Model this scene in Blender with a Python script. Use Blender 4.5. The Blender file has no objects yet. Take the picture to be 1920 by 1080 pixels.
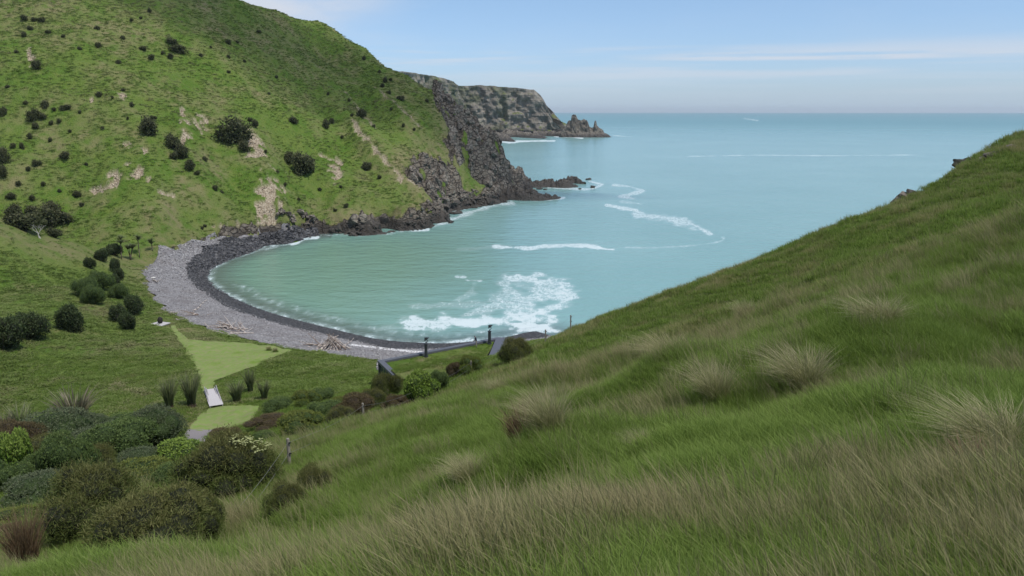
import bpy, bmesh, math, random, time
import numpy as np
from mathutils import Vector, Matrix, noise as mnoise

T0 = time.time()
R = math.radians
scene = bpy.context.scene
COL = scene.collection

# ------------------------------------------------------------------ camera
CAM_H = 40.0
FPX = 1493.0            # focal length in pixels of a 1920 wide picture
PITCH = R(12.5)
cam_data = bpy.data.cameras.new('camera')
cam_data.sensor_width = 36.0
cam_data.lens = FPX / 1920.0 * 36.0
cam_data.clip_start = 0.3
cam_data.clip_end = 60000.0
cam = bpy.data.objects.new('camera', cam_data)
COL.objects.link(cam)
cam.location = (0, 0, CAM_H)
cam.rotation_euler = (math.pi / 2 - PITCH, 0, 0)
scene.camera = cam

# ------------------------------------------------------------------ light
SUN_DIR = Vector((0.40, -0.28, 0.87)).normalized()      # towards the sun
sun_el = math.asin(SUN_DIR.z)
sun_az = math.atan2(SUN_DIR.x, SUN_DIR.y)
sd = bpy.data.lights.new('sun', 'SUN')
sd.energy = 3.3
sd.angle = R(1.0)
sd.color = (1.0, 0.955, 0.88)
sun = bpy.data.objects.new('sun', sd)
COL.objects.link(sun)
sun.rotation_euler = (-SUN_DIR).to_track_quat('-Z', 'Y').to_euler()
sun.location = (0, 0, 300)

world = bpy.data.worlds.new('World')
scene.world = world
world.use_nodes = True
nt = world.node_tree
nt.nodes.clear()
N = nt.nodes.new
L = nt.links.new
wo = N('ShaderNodeOutputWorld')
bg = N('ShaderNodeBackground')
bg.inputs['Strength'].default_value = 0.125
sky = N('ShaderNodeTexSky')
sky.sky_type = 'NISHITA'
sky.sun_disc = False
sky.sun_elevation = sun_el
sky.sun_rotation = sun_az
sky.altitude = 40
sky.air_density = 1.0
sky.dust_density = 0.4
sky.ozone_density = 2.0
# thin clouds: noise over direction (azimuth, elevation)
tc = N('ShaderNodeTexCoord')
sep = N('ShaderNodeSeparateXYZ')
L(tc.outputs['Generated'], sep.inputs[0])


def M2(op, a, b=None, c=None, tree=None):
    n = (tree or nt).nodes.new('ShaderNodeMath')
    n.operation = op
    for i, v in enumerate((a, b, c)):
        if v is None:
            continue
        if isinstance(v, (int, float)):
            n.inputs[i].default_value = v
        else:
            (tree or nt).links.new(v, n.inputs[i])
    return n.outputs[0]


def smooth(v, a, b, tree=None, lo=0.0, hi=1.0):
    t = tree or nt
    n = t.nodes.new('ShaderNodeMapRange')
    n.interpolation_type = 'SMOOTHSTEP'
    t.links.new(v, n.inputs[0])
    n.inputs[1].default_value = a
    n.inputs[2].default_value = b
    n.inputs[3].default_value = lo
    n.inputs[4].default_value = hi
    return n.outputs[0]


az = M2('ARCTAN2', sep.outputs[0], sep.outputs[1])
el = M2('ARCSINE', sep.outputs[2])


def dirnoise(sx, sy, off, detail=6, rough=0.55):
    cb = N('ShaderNodeCombineXYZ')
    L(M2('MULTIPLY_ADD', az, sx, off), cb.inputs[0])
    L(M2('MULTIPLY_ADD', el, sy, off * 0.7), cb.inputs[1])
    n = N('ShaderNodeTexNoise')
    n.noise_dimensions = '2D'
    n.inputs['Scale'].default_value = 1.0
    n.inputs['Detail'].default_value = detail
    n.inputs['Roughness'].default_value = rough
    L(cb.outputs[0], n.inputs['Vector'])
    return n.outputs['Fac']


# streaky band a few degrees over the horizon
band = M2('MULTIPLY', smooth(el, R(1.2), R(3.6)), smooth(el, R(4.9), R(3.5)))
c1 = M2('MULTIPLY', smooth(dirnoise(2.6, 60, 3.1), 0.44, 0.66), band)
# sharper streak on the right, elevation about 3.5 degrees
sty = M2('SUBTRACT', el, M2('MULTIPLY_ADD', az, -0.010, R(3.62)))
stk = M2('MULTIPLY', smooth(M2('ABSOLUTE', sty), 0.0042, 0.0004), smooth(az, R(6), R(14)))
stk = M2('MULTIPLY', stk, smooth(az, R(34), R(24)))
stk = M2('MULTIPLY', stk, smooth(dirnoise(7, 90, 7.7), 0.30, 0.62))
# general soft veil, stronger towards the left and overhead
veil = M2('MULTIPLY', smooth(dirnoise(2.0, 9, 11.3, 5), 0.42, 0.78), smooth(el, R(1.5), R(6)))
veil = M2('MULTIPLY', veil, smooth(az, R(6), R(-22), lo=0.12, hi=0.95))
# soft low bank just over the sea
bank = M2('MULTIPLY', smooth(dirnoise(3.0, 110, 21.3, 5), 0.38, 0.70), M2('MULTIPLY', smooth(el, R(0.3), R(1.6)), smooth(el, R(3.4), R(2.0))))
cl = M2('ADD', M2('MULTIPLY', c1, 0.60), M2('MULTIPLY', stk, 0.75))
cl = M2('ADD', cl, M2('MULTIPLY', veil, 0.85))
cl = M2('ADD', cl, M2('MULTIPLY', bank, 0.22))
puff = M2('MULTIPLY', smooth(el, R(4.6), R(8.0)), M2('MULTIPLY', smooth(az, R(-6), R(-13)), smooth(dirnoise(5, 14, 31.0, 5), 0.25, 0.6)))
cl = M2('ADD', cl, M2('MULTIPLY', puff, 0.75))
cl = M2('MINIMUM', cl, 0.9)
mx = N('ShaderNodeMix')
mx.data_type = 'RGBA'
hzf = N('ShaderNodeMix')
hzf.data_type = 'RGBA'
L(smooth(el, R(2.6), R(-0.3), hi=0.85), hzf.inputs[0])
L(cl, mx.inputs[0])
# grade of the clear sky (Nishita is a little strong and dark towards the zenith)
tint = N('ShaderNodeMix')
tint.data_type = 'RGBA'
tint.blend_type = 'MULTIPLY'
tint.inputs[0].default_value = 1.0
L(sky.outputs[0], tint.inputs[6])
tcol = N('ShaderNodeMix')
tcol.data_type = 'RGBA'
L(smooth(el, R(-2), R(11)), tcol.inputs[0])
tcol.inputs[6].default_value = (0.58, 0.74, 1.12, 1)
tcol.inputs[7].default_value = (0.80, 0.87, 0.98, 1)
L(tcol.outputs[2], tint.inputs[7])
L(tint.outputs[2], mx.inputs[6])
mx.inputs[7].default_value = (5.0, 5.3, 5.9, 1)
L(mx.outputs[2], hzf.inputs[6])
hzf.inputs[7].default_value = (3.6, 4.55, 5.5, 1)
L(hzf.outputs[2], bg.inputs['Color'])
L(bg.outputs[0], wo.inputs['Surface'])

scene.view_settings.view_transform = 'Standard'
scene.view_settings.look = 'None'
scene.view_settings.exposure = 0.12
scene.view_settings.gamma = 1.0
scene.view_settings.use_curve_mapping = False
scene.render.engine = 'CYCLES'
scene.cycles.max_bounces = 6
scene.cycles.diffuse_bounces = 3
scene.cycles.glossy_bounces = 2
scene.cycles.transmission_bounces = 3
scene.cycles.transparent_max_bounces = 6
scene.cycles.volume_bounces = 0
scene.cycles.volume_step_rate = 4.0
scene.cycles.caustics_reflective = False
scene.cycles.caustics_refractive = False
scene.cycles.use_denoising = True
try:
    scene.cycles.denoiser = 'OPENIMAGEDENOISE'
    scene.cycles.denoising_input_passes = 'RGB_ALBEDO_NORMAL'
    scene.cycles.denoising_prefilter = 'ACCURATE'
except Exception:
    pass

# ------------------------------------------------------------------ helpers
CP, SP = math.cos(PITCH), math.sin(PITCH)


def ray(px, py):
    X = (px - 960.0) / FPX
    Z = (540.0 - py) / FPX
    return (X, CP + Z * SP, -SP + Z * CP)


def PY(px, py, Y):
    """point seen at (px, py) of the 1920 picture at forward distance Y"""
    d = ray(px, py)
    t = Y / d[1]
    return (d[0] * t, Y, CAM_H + d[2] * t)


def PZ(px, py, z):
    d = ray(px, py)
    t = (z - CAM_H) / d[2]
    return (d[0] * t, d[1] * t, z)


def _h(ix, iy, seed):
    n = (ix.astype(np.int64) * 374761393 + iy.astype(np.int64) * 668265263 + seed * 974634777) & 0xFFFFFFFF
    n = ((n ^ (n >> 13)) * 1274126177) & 0xFFFFFFFF
    n = (n ^ (n >> 16)) & 0xFFFFFFFF
    return n.astype(np.float64) / 4294967295.0


def vnoise(x, y, seed=0):
    x = np.asarray(x, float)
    y = np.asarray(y, float)
    ix = np.floor(x)
    iy = np.floor(y)
    fx = x - ix
    fy = y - iy
    fx = fx * fx * fx * (fx * (fx * 6 - 15) + 10)
    fy = fy * fy * fy * (fy * (fy * 6 - 15) + 10)
    a = _h(ix, iy, seed)
    b = _h(ix + 1, iy, seed)
    c = _h(ix, iy + 1, seed)
    d = _h(ix + 1, iy + 1, seed)
    return (a + (b - a) * fx) * (1 - fy) + (c + (d - c) * fx) * fy


def fbm(x, y, octv=4, seed=0, gain=0.5):
    s = 0
    a = 1.0
    t = 0
    for o in range(octv):
        s = s + a * (vnoise(x * 2 ** o + 17.3 * o, y * 2 ** o - 9.1 * o, seed + o) * 2 - 1)
        t += a
        a *= gain
    return s / t


def ridged(x, y, octv=4, seed=0):
    s = 0
    a = 1.0
    t = 0
    for o in range(octv):
        n = 1 - np.abs(vnoise(x * 2 ** o + 5.3 * o, y * 2 ** o + 3.1 * o, seed + o) * 2 - 1)
        s = s + a * n * n
        t += a
        a *= 0.5
    return s / t


def sstep(v, a, b):
    t = np.clip((v - a) / (b - a), 0, 1)
    return t * t * (3 - 2 * t)


def inpoly(x, y, poly):
    x = np.asarray(x)
    y = np.asarray(y)
    ins = np.zeros(x.shape, bool)
    n = len(poly)
    for i in range(n):
        x0, y0 = poly[i][:2]
        x1, y1 = poly[(i + 1) % n][:2]
        c = ((y0 > y) != (y1 > y))
        if y1 == y0:
            continue
        xi = x0 + (y - y0) * (x1 - x0) / (y1 - y0)
        ins ^= (c & (x < xi))
    return ins


def segdist(x, y, pts, closed=False):
    """distance to a polyline and the parameter (0..1) along it"""
    x = np.asarray(x, float)
    y = np.asarray(y, float)
    best = np.full(x.shape, 1e9)
    par = np.zeros(x.shape)
    side = np.zeros(x.shape)
    P_ = [p[:2] for p in pts]
    if closed:
        P_ = P_ + [P_[0]]
    n = len(P_) - 1
    for i in range(n):
        ax, ay = P_[i]
        bx, by = P_[i + 1]
        dx, dy = bx - ax, by - ay
        l2 = dx * dx + dy * dy + 1e-12
        t = np.clip(((x - ax) * dx + (y - ay) * dy) / l2, 0, 1)
        d = np.hypot(x - ax - t * dx, y - ay - t * dy)
        m = d < best
        best = np.where(m, d, best)
        par = np.where(m, (i + t) / n, par)
        side = np.where(m, np.sign(dx * (y - ay) - dy * (x - ax)), side)
    return best, par, side


# ------------------------------------------------------------------ terrain control points
C = []


def c3(p):
    C.append(p)


# shoreline (z = 0) seen in the picture, from the near right round the bay to the headland
SHORE_PX = [(1010, 622), (950, 634), (900, 640), (840, 645), (790, 644), (740, 641), (690, 634), (640, 622), (590, 610), (540, 597), (490, 582),
            (450, 566), (415, 548), (392, 532), (385, 518), (395, 502), (425, 487), (470, 472), (520, 458), (560, 448), (600, 441), (660, 440),
            (720, 437), (770, 432), (800, 428), (826, 418), (836, 402), (870, 392), (905, 386), (930, 382), (955, 377)]
SHORE = [PZ(a, b, 0.0) for a, b in SHORE_PX]
SHORE += [(3.0, 392.0, 0), (9.0, 412.0, 0), (8.0, 436.0, 0), (-6.0, 462.0, 0), (-30.0, 485.0, 0), (-70.0, 520.0, 0), (-120.0, 560.0, 0), (-200, 610, 0)]
NEAR_SHORE = [(160, 150, 0), (130, 142, 0), (100, 134, 0), (75, 128, 0), (50, 128, 0), (30, 131, 0), (14, 135, 0)]
for p in SHORE:
    c3(p)
for p in NEAR_SHORE:
    c3(p)
# off shore, sea floor
for a, b, z in [(1010, 600, -2), (900, 610, -2.5), (790, 615, -2.5), (690, 605, -2.2), (590, 582, -2.2), (500, 555, -2), (440, 530, -1.6), (470, 495, -1.6),
                (560, 470, -2), (640, 455, -3), (720, 450, -3.5), (800, 440, -4), (850, 415, -4), (905, 396, -4), (960, 386, -4),
                (620, 530, -4), (760, 540, -5), (900, 500, -6), (1000, 450, -7), (800, 480, -5)]:
    c3(PZ(a, b, z))
for p in [(25, 380, -6), (32, 415, -6), (30, 450, -7), (10, 490, -8), (-60, 550, -9), (-120, 600, -10), (100, 300, -8), (150, 250, -8), (180, 200, -7), (100, 160, -4), (50, 155, -3.5), (150, 400, -9), (-200, 680, -12), (60, 550, -10)]:
    c3(p)
# beach crest (grass edge)
BERM_PX = [(712, 674), (680, 670), (640, 667), (600, 662), (560, 655), (520, 648), (480, 640), (440, 630), (400, 619), (365, 608), (335, 595), (310, 580), (290, 563), (276, 545),
           (272, 525), (275, 505), (288, 488), (310, 474), (345, 461), (385, 453), (430, 447), (480, 441), (530, 436), (570, 434), (594, 430)]
BERM_Z = [2.9, 2.9, 3, 3, 3, 3, 3, 3, 3, 3, 3, 3, 3, 3, 3, 3, 3, 3, 3, 2.8, 2.6, 2.2, 1.8, 1.6, 1.5]
BERM = [PZ(a, b, z) for (a, b), z in zip(BERM_PX, BERM_Z)]
for p in BERM:
    c3(p)
# valley floor
for a, b, z in [(400, 740, 3.7), (410, 700, 3.7), (250, 740, 4.6), (100, 720, 5.3), (0, 700, 6.5), (300, 650, 4.0), (220, 660, 4.6), (450, 690, 3.7), (500, 665, 3.6), (600, 700, 4.0),
                (560, 720, 4.0), (680, 705, 4.2), (150, 640, 5.4), (80, 650, 6.2), (0, 640, 7.6), (-120, 660, 9.5), (60, 595, 7.6), (150, 560, 6.6), (225, 560, 5.0), (245, 505, 4.6), (240, 600, 4.4),
                (180, 525, 6.2), (210, 490, 5.6), (120, 610, 6.2), (340, 680, 3.9), (620, 680, 3.6), (380, 640, 3.7), (330, 620, 3.6)]:
    c3(PZ(a, b, z))
# left spur: face, crest, gully behind it
for a, b, Y in [(60, 520, 150), (0, 560, 136), (0, 500, 147), (110, 500, 160), (0, 445, 158), (-100, 560, 140), (-120, 440, 155)]:
    c3(PY(a, b, Y))
SPUR = [(-120, 372, 168), (-50, 395, 168), (0, 415, 169), (35, 428, 171), (70, 440, 174), (110, 449, 178), (150, 459, 182), (185, 472, 186), (215, 482, 190)]
for a, b, Y in SPUR:
    c3(PY(a, b, Y))
for a, b, Y, dz in [(-50, 405, 195, -3), (0, 422, 197, -3), (60, 443, 200, -2.5), (120, 457, 203, -2), (170, 464, 205, -1)]:
    p = PY(a, b, Y)
    c3((p[0], p[1], p[2] + dz))
# foot of the headland slope
for a, b, Y in [(250, 455, 207), (300, 462, 203), (350, 450, 222), (200, 440, 215), (120, 430, 220), (40, 420, 220)]:
    c3(PY(a, b, Y))
# headland slope and skyline
for a, b, Y in [(0, 330, 232), (0, 200, 258), (0, 100, 285), (0, 0, 325), (-150, 330, 235), (-150, 150, 270), (-150, 0, 330), (0, -60, 350), (-150, -70, 355),
                (150, 380, 228), (150, 280, 247), (150, 150, 277), (150, 40, 315), (150, -60, 360),
                (300, 400, 225), (300, 320, 247), (300, 220, 272), (300, 100, 315), (300, 0, 350), (280, -50, 378),
                (740, 350, 294), (760, 260, 330), (760, 200, 362), (760, 140, 402),
                (790, 385, 282), (757, 337, 300), (750, 300, 312), (813, 287, 340), (790, 230, 350), (800, 168, 398), (830, 178, 394),
                (853, 273, 352), (840, 227, 370), (813, 195, 374), (850, 189, 390), (875, 213, 388), (900, 233, 387), (920, 253, 387), (936, 275, 388), (945, 300, 388), (953, 325, 390), (972, 335, 396),
                (813, 377, 303), (805, 398, 290), (820, 350, 317), (850, 355, 333), (880, 350, 346), (910, 345, 357), (935, 350, 369), (860, 310, 347), (900, 290, 367)]:
    c3(PY(a, b, Y))
# slope columns rising from the rock step: (px, foot py, foot z, rows, slope)
for px_, bp, bz, rows, sl in [(430, 444, 3.5, [400, 330, 240, 120, 0], 0.58), (530, 432, 3.5, [400, 320, 220, 110, 27], 0.52), (610, 424, 2.5, [380, 300, 200, 110, 54], 0.47), (690, 408, 4.8, [370, 300, 220, 150, 95], 0.43)]:
    f = PZ(px_, bp, bz)
    c3(f)
    for r_ in rows:
        d = ray(px_, r_)
        k = -d[2] / d[1]
        c3(PY(px_, r_, (CAM_H - bz + sl * f[1]) / (sl + k)))
for a, b, z in [(570, 427, 2.9), (640, 417, 3.6), (660, 410, 4.7), (700, 406, 5.1), (750, 397, 6.0), (785, 395, 5.4)]:
    c3(PZ(a, b, z))
# behind the skyline
for a, b, Y, dz in [(0, -60, 400, -5), (150, -60, 410, -6), (280, -50, 430, -8), (430, 0, 430, -14), (510, 20, 440, -16), (600, 50, 445, -20), (700, 100, 450, -26), (760, 140, 445, -24),
                    (830, 178, 435, -26), (875, 213, 425, -26), (900, 233, 420, -24), (945, 300, 420, -16), (430, 0, 500, -50), (600, 50, 500, -60), (700, 100, 500, -62),
                    (0, -60, 480, -30), (-150, -70, 450, -20), (280, -50, 520, -60), (150, -60, 560, -70)]:
    p = PY(a, b, Y)
    c3((p[0], p[1], max(1.0, p[2] + dz)))
# the near hillside: its left and far edge, then its body
EDGE = [(1920, 271, 86), (1820, 314, 86), (1720, 378, 84), (1600, 424, 85), (1500, 468, 87), (1400, 507, 89), (1250, 566, 92), (1150, 602, 94), (1070, 622, 95), (1023, 649, 90),
        (958, 670, 85), (883, 700, 76), (787, 750, 66), (682, 790, 56), (600, 826, 47), (543, 876, 37), (450, 965, 28), (350, 1065, 20)]
for a, b, Y in EDGE:
    c3(PY(a, b, Y))
for a, b, Y in [(1250, 680, 26), (1340, 755, 19), (1030, 860, 17), (1600, 560, 40), (1900, 400, 45), (1900, 700, 15), (1900, 1000, 6.6), (960, 1080, 6.2), (500, 1080, 10), (1400, 1080, 5.7),
                (700, 910, 25), (600, 890, 31), (850, 810, 33), (1000, 730, 45), (1150, 660, 60), (1300, 607, 60), (1500, 528, 60), (1700, 425, 60), (1500, 625, 30), (1700, 600, 25),
                (1500, 850, 12), (1200, 900, 11.5), (1700, 850, 10.5), (850, 1000, 13), (2100, 300, 60), (2100, 700, 18), (2100, 1000, 7), (2200, 200, 85), (1150, 760, 30), (900, 900, 20)]:
    c3(PY(a, b, Y))
for p in [(0, 0, 38.3), (8, 0, 40.2), (-8, 0, 36.2), (-20, 0, 32), (-35, 2, 27), (20, -3, 43), (0, -10, 40.5), (30, -20, 47), (-20, -15, 35), (60, 0, 53), (80, 40, 50), (95, 80, 45), (-12, 8, 33)]:
    c3(p)
# shrubby slope below the fence, down to the lane
for a, b, Y in [(300, 1080, 17), (200, 1060, 20), (60, 1060, 22), (-80, 1060, 25), (430, 950, 31), (200, 960, 27), (60, 960, 31), (330, 880, 43), (150, 890, 42), (0, 900, 45), (50, 850, 56), (200, 835, 62),
                (330, 825, 72), (480, 835, 64), (600, 785, 71), (700, 750, 81), (780, 728, 88), (20, 795, 84), (140, 795, 82), (440, 800, 84), (375, 815, 82), (-100, 850, 60), (-100, 780, 85),
                (250, 790, 84), (560, 760, 84), (640, 745, 86)]:
    c3(PY(a, b, Y))
for p in [(-6.5, 97, 7.4), (-11, 95, 7.3), (-15, 93.5, 6.8), (-2, 99, 8.4), (1.5, 103, 8.6), (4, 108, 8.5), (2, 112, 6.5), (-3, 116, 3.6), (-9, 112, 3.7), (-16, 106, 3.9), (-19.5, 101, 4.0), (8, 118, 5), (-7, 102, 6.5)]:
    c3(p)
for k_ in range(6):
    f_ = k_ / 5.0
    pa, pb = PZ(737, 708, 7.5), PZ(914, 677, 7.5)
    c3((pa[0] * (1 - f_) + pb[0] * f_ + 0.3, pa[1] * (1 - f_) + pb[1] * f_ - 1.0, 7.75 + 0.3 * f_))
# seaward flank of the near hillside
for a, b, Y in EDGE[:9]:
    p = PY(a, b, Y)
    c3((p[0] * 1.12 + 1, p[1] + 13, p[2] * 0.62))
    c3((p[0] * 1.22 + 2, p[1] + 26, p[2] * 0.25))

C = np.array(C, float)
# merge near duplicates
keep = []
for i in range(len(C)):
    if all(math.hypot(C[i, 0] - C[j, 0], C[i, 1] - C[j, 1]) > 0.8 for j in keep):
        keep.append(i)
C = C[keep]
CX, CY, CZ = C[:, 0], C[:, 1], C[:, 2]
RC = 3.0
nC = len(C)
A = np.sqrt((CX[:, None] - CX[None]) ** 2 + (CY[:, None] - CY[None]) ** 2 + RC * RC)
A[np.arange(nC), np.arange(nC)] -= 0.15
A1 = np.zeros((nC + 1, nC + 1))
A1[:nC, :nC] = A
A1[nC, :nC] = 1
A1[:nC, nC] = 1
W = np.linalg.solve(A1, np.append(CZ, 0))
GX0, GX1, GY0, GY1, GS = -420.0, 200.0, -30.0, 640.0, 1.0
gx = np.arange(GX0, GX1 + GS, GS)
gy = np.arange(GY0, GY1 + GS, GS)
G = np.full((len(gy), len(gx)), W[nC], np.float32)
gx32, gy32 = gx.astype(np.float32), gy.astype(np.float32)
for i in range(nC):
    dx2 = (gx32 - np.float32(CX[i])) ** 2 + np.float32(RC * RC)
    dy2 = (gy32 - np.float32(CY[i])) ** 2
    G += np.float32(W[i]) * np.sqrt(dx2[None, :] + dy2[:, None])
G = G.astype(np.float64)


def smp(Garr, x, y):
    fx = np.clip((np.asarray(x, float) - GX0) / GS, 0, Garr.shape[1] - 1.001)
    fy = np.clip((np.asarray(y, float) - GY0) / GS, 0, Garr.shape[0] - 1.001)
    ix = fx.astype(int)
    iy = fy.astype(int)
    tx = fx - ix
    ty = fy - iy
    return (Garr[iy, ix] * (1 - tx) + Garr[iy, ix + 1] * tx) * (1 - ty) + (Garr[iy + 1, ix] * (1 - tx) + Garr[iy + 1, ix + 1] * tx) * ty


def hit(px, py, tmin=3.0, tmax=650.0, arr=None):
    arr = G if arr is None else arr
    d = ray(px, py)
    t = np.concatenate([np.arange(tmin, 60, 0.1), np.arange(60, tmax, 0.35)])
    x = d[0] * t
    y = d[1] * t
    z = CAM_H + d[2] * t
    g = smp(arr, x, y)
    k = np.nonzero(z <= g)[0]
    if len(k) == 0:
        return None
    k = k[0]
    return (float(x[k]), float(y[k]), float(g[k]))

# ------------------------------------------------------------------ zones on the ground (world polygons)
def hpts(lst):
    out = []
    for a, b in lst:
        h = hit(a, b)
        if h is None:
            h = PZ(a, b, 3.7)
        out.append(h)
    return out


SEA_LOOP = [PZ(600, 452, 0), PZ(660, 500, 0), PZ(800, 560, 0), PZ(1050, 560, 0), (60, 140, 0), (14, 133, 0), (6, 124, 0), (-12, 117, 0), (-20, 108, 0)]
BEACH_POLY = [p[:2] for p in BERM] + [p[:2] for p in SEA_LOOP]
LAWN_L = hpts([(316, 611), (338, 640), (354, 668), (366, 690), (373, 712), (379, 739)])
LAWN_R = hpts([(326, 611), (352, 638), (400, 643), (470, 645), (548, 658), (515, 673), (478, 688), (436, 702), (404, 715), (401, 734)])
LAWN_POLY = LAWN_L + LAWN_R[::-1]
LOWLAWN_POLY = hpts([(391, 768), (419, 763), (450, 763), (487, 764), (478, 778), (452, 800), (352, 804), (372, 783)])
GRAVEL_POLY = hpts([(350, 805), (398, 803), (390, 820), (384, 832), (340, 832)])
ROCK_RIM = hpts([(572, 432), (600, 428), (630, 419), (660, 411), (700, 408), (738, 400), (775, 398), (800, 392), (812, 378), (796, 360), (772, 345), (757, 326), (748, 303), (775, 292),
                 (812, 290), (842, 278), (848, 255), (836, 226), (818, 200)])
ROCK_RIM = [(x, y - 1.5, z) for x, y, z in ROCK_RIM]
rk_sky = PY(812, 183, 400)
ROCK_POLY = [p[:2] for p in ROCK_RIM] + [(rk_sky[0] - 6, rk_sky[1] + 20), (-60, 520), (60, 520), (60, 380), PZ(960, 396, 0)[:2], PZ(850, 420, 0)[:2], PZ(700, 455, 0)[:2], PZ(600, 455, 0)[:2]]

BARE = [  # pale clay scars: (px, py, half width px, half height px, lean)
    (508, 366, 15, 26, 0.1), (500, 392, 12, 14, -0.2), (478, 268, 10, 17, -0.3), (482, 297, 14, 8, 0), (368, 233, 14, 9, 0.3), (344, 255, 4, 24, -0.05), (343, 215, 3, 10, 0),
    (225, 192, 8, 6, 0), (208, 194, 3, 5, 0), (188, 345, 11, 9, 0), (205, 335, 16, 5, 0.2), (214, 347, 8, 5, 0), (250, 341, 14, 6, -0.4), (262, 337, 9, 8, -0.6), (238, 278, 4, 5, 0),
    (247, 290, 3, 3, 0), (273, 302, 4, 9, 0), (240, 320, 5, 3, 0), (632, 318, 9, 9, 0), (636, 305, 6, 8, 0), (386, 225, 6, 5, 0), (55, 108, 5, 9, 0), (172, 190, 2, 4, 0),
    (312, 375, 12, 2.5, -0.5), (304, 371, 4, 4, 0), (358, 266, 5, 4, 0), (420, 432, 10, 3, 0), (470, 433, 16, 3, 0), (500, 435, 22, 3, 0), (690, 216, 5, 6, -0.5), (405, 300, 3, 3, 0)]
SCAR_LINES = [  # thin bare lines running down the spurs: points, half width in metres
    ([(662, 228), (672, 248), (690, 268), (705, 290), (730, 312), (757, 338), (765, 345)], 0.9),
    ([(648, 170), (665, 190), (690, 215), (700, 232), (706, 240)], 0.6),
    ([(700, 165), (740, 200), (775, 232), (790, 245)], 0.35),
    ([(600, 290), (640, 300)], 0.5), ([(757, 338), (785, 350), (808, 366), (820, 380)], 1.6)]
RIBS = [  # small spurs (+) and gullies (-) on the headland: points, width m, height m
    ([(250, 215), (300, 268), (340, 320), (375, 372), (400, 420)], 6.0, 2.6),
    ([(330, 190), (345, 250), (360, 300), (385, 350), (420, 400)], 5.0, 1.8),
    ([(290, 205), (318, 270), (350, 330), (380, 380)], 5.0, -2.8),
    ([(380, 215), (400, 270), (430, 330), (470, 390)], 6.0, -2.6),
    ([(455, 235), (478, 270), (492, 310), (510, 370)], 5.0, 2.2),
    ([(520, 240), (545, 290), (570, 340), (600, 395)], 7.0, -2.6),
    ([(620, 170), (662, 228), (705, 290), (757, 338), (815, 378)], 5.0, 2.4),
    ([(600, 190), (640, 250), (690, 320), (740, 380)], 7.0, -2.0),
    ([(700, 160), (740, 200), (790, 250), (845, 285)], 5.0, 1.6),
    ([(660, 160), (700, 215), (760, 270), (800, 290)], 6.0, -1.8),
    ([(60, 180), (90, 260), (120, 330), (150, 390)], 9.0, -2.0),
    ([(160, 150), (200, 230), (240, 300), (290, 370), (320, 420)], 9.0, 1.8)]
ribs_w = [(hpts(p), w, h) for p, w, h in RIBS]
bare_w = []
for a, b, hw, hh, ln in BARE:
    c = hit(a, b)
    e1 = hit(a + hw, b)
    e2 = hit(a + ln * hh, b - hh)
    if c and e1 and e2:
        bare_w.append((c, (e1[0] - c[0], e1[1] - c[1]), (e2[0] - c[0], e2[1] - c[1])))
scar_w = [(hpts(p), w) for p, w in SCAR_LINES]

FENCE_XY = [PY(a, b, Y) for a, b, Y in EDGE[8:]]
NEAR_POLY = [p[:2] for p in FENCE_XY] + [(-14, 5), (-14, -40), (260, -40), (260, 140), (60, 135), (22, 126)]


HOUSE_IN = [PZ(a, b, 7.5)[:2] for a, b in [(705, 678), (935, 633), (919, 666), (729, 696)]]
HOUSE_FRONT = [PZ(705, 678, 7.5)[:2], PZ(935, 633, 7.5)[:2], (PZ(935, 633, 7.5)[0] - 1.5, PZ(935, 633, 7.5)[1] + 4.5), (PZ(705, 678, 7.5)[0] - 3.0, PZ(705, 678, 7.5)[1] + 4.5)]


def zones(x, y):
    """masks of the ground, 0..1, by plan position"""
    x = np.asarray(x, float)
    y = np.asarray(y, float)
    z = smp(G, x, y)
    beach = inpoly(x, y, BEACH_POLY)
    near = inpoly(x, y, NEAR_POLY)
    rd, _, _ = segdist(x, y, ROCK_RIM)
    rk = inpoly(x, y, ROCK_POLY)
    jit = fbm(x / 5.0, y / 5.0, 4, 31) * 5.0
    rock = sstep(np.where(rk, rd, -rd) + jit, -1.0, 1.6)
    # grassy pockets in the cliff
    gp = PY(885, 335, 352)
    pocket = np.exp(-(((x - gp[0]) / 5.5) ** 2 + ((y - gp[1]) / 13.0) ** 2)) * 1.3
    gp2 = PY(835, 395, 318)
    pocket = pocket + np.exp(-(((x - gp2[0]) / 3.0) ** 2 + ((y - gp2[1]) / 4.0) ** 2)) * 1.0
    rock = rock * (1 - sstep(pocket + 1.1 * fbm(x / 3.5, y / 3.5, 4, 77), 0.45, 0.75))
    # low rocks of the headland shore
    hl = (y > 215) & (x > -110)
    rock = np.maximum(rock, np.where(hl & ~beach, sstep(np.where(x > -88, 4.9, 3.0) - z + jit * 0.3, -0.4, 0.8), 0))
    rock = np.where(beach, 0, rock)
    # pale outcrop above the boulder shore
    bare = np.zeros(x.shape)
    nz = fbm(x / 2.2, y / 2.2, 4, 12)
    for c, e1, e2 in bare_w:
        det = e1[0] * e2[1] - e1[1] * e2[0]
        if abs(det) < 1e-6:
            continue
        dx, dy = x - c[0], y - c[1]
        u = (dx * e2[1] - dy * e2[0]) / det
        v = (-dx * e1[1] + dy * e1[0]) / det
        bare = np.maximum(bare, sstep(1.15 - np.hypot(u, v) + nz * 2.1, 0.0, 0.35))
    for pts, w in scar_w:
        d, _, _ = segdist(x, y, pts)
        bare = np.maximum(bare, sstep(1.2 - d / w + nz * 1.9, 0.0, 0.5) * 0.85)
    bare = bare * (1 - rock)
    return z, beach, near, rock, bare, rd


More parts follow.
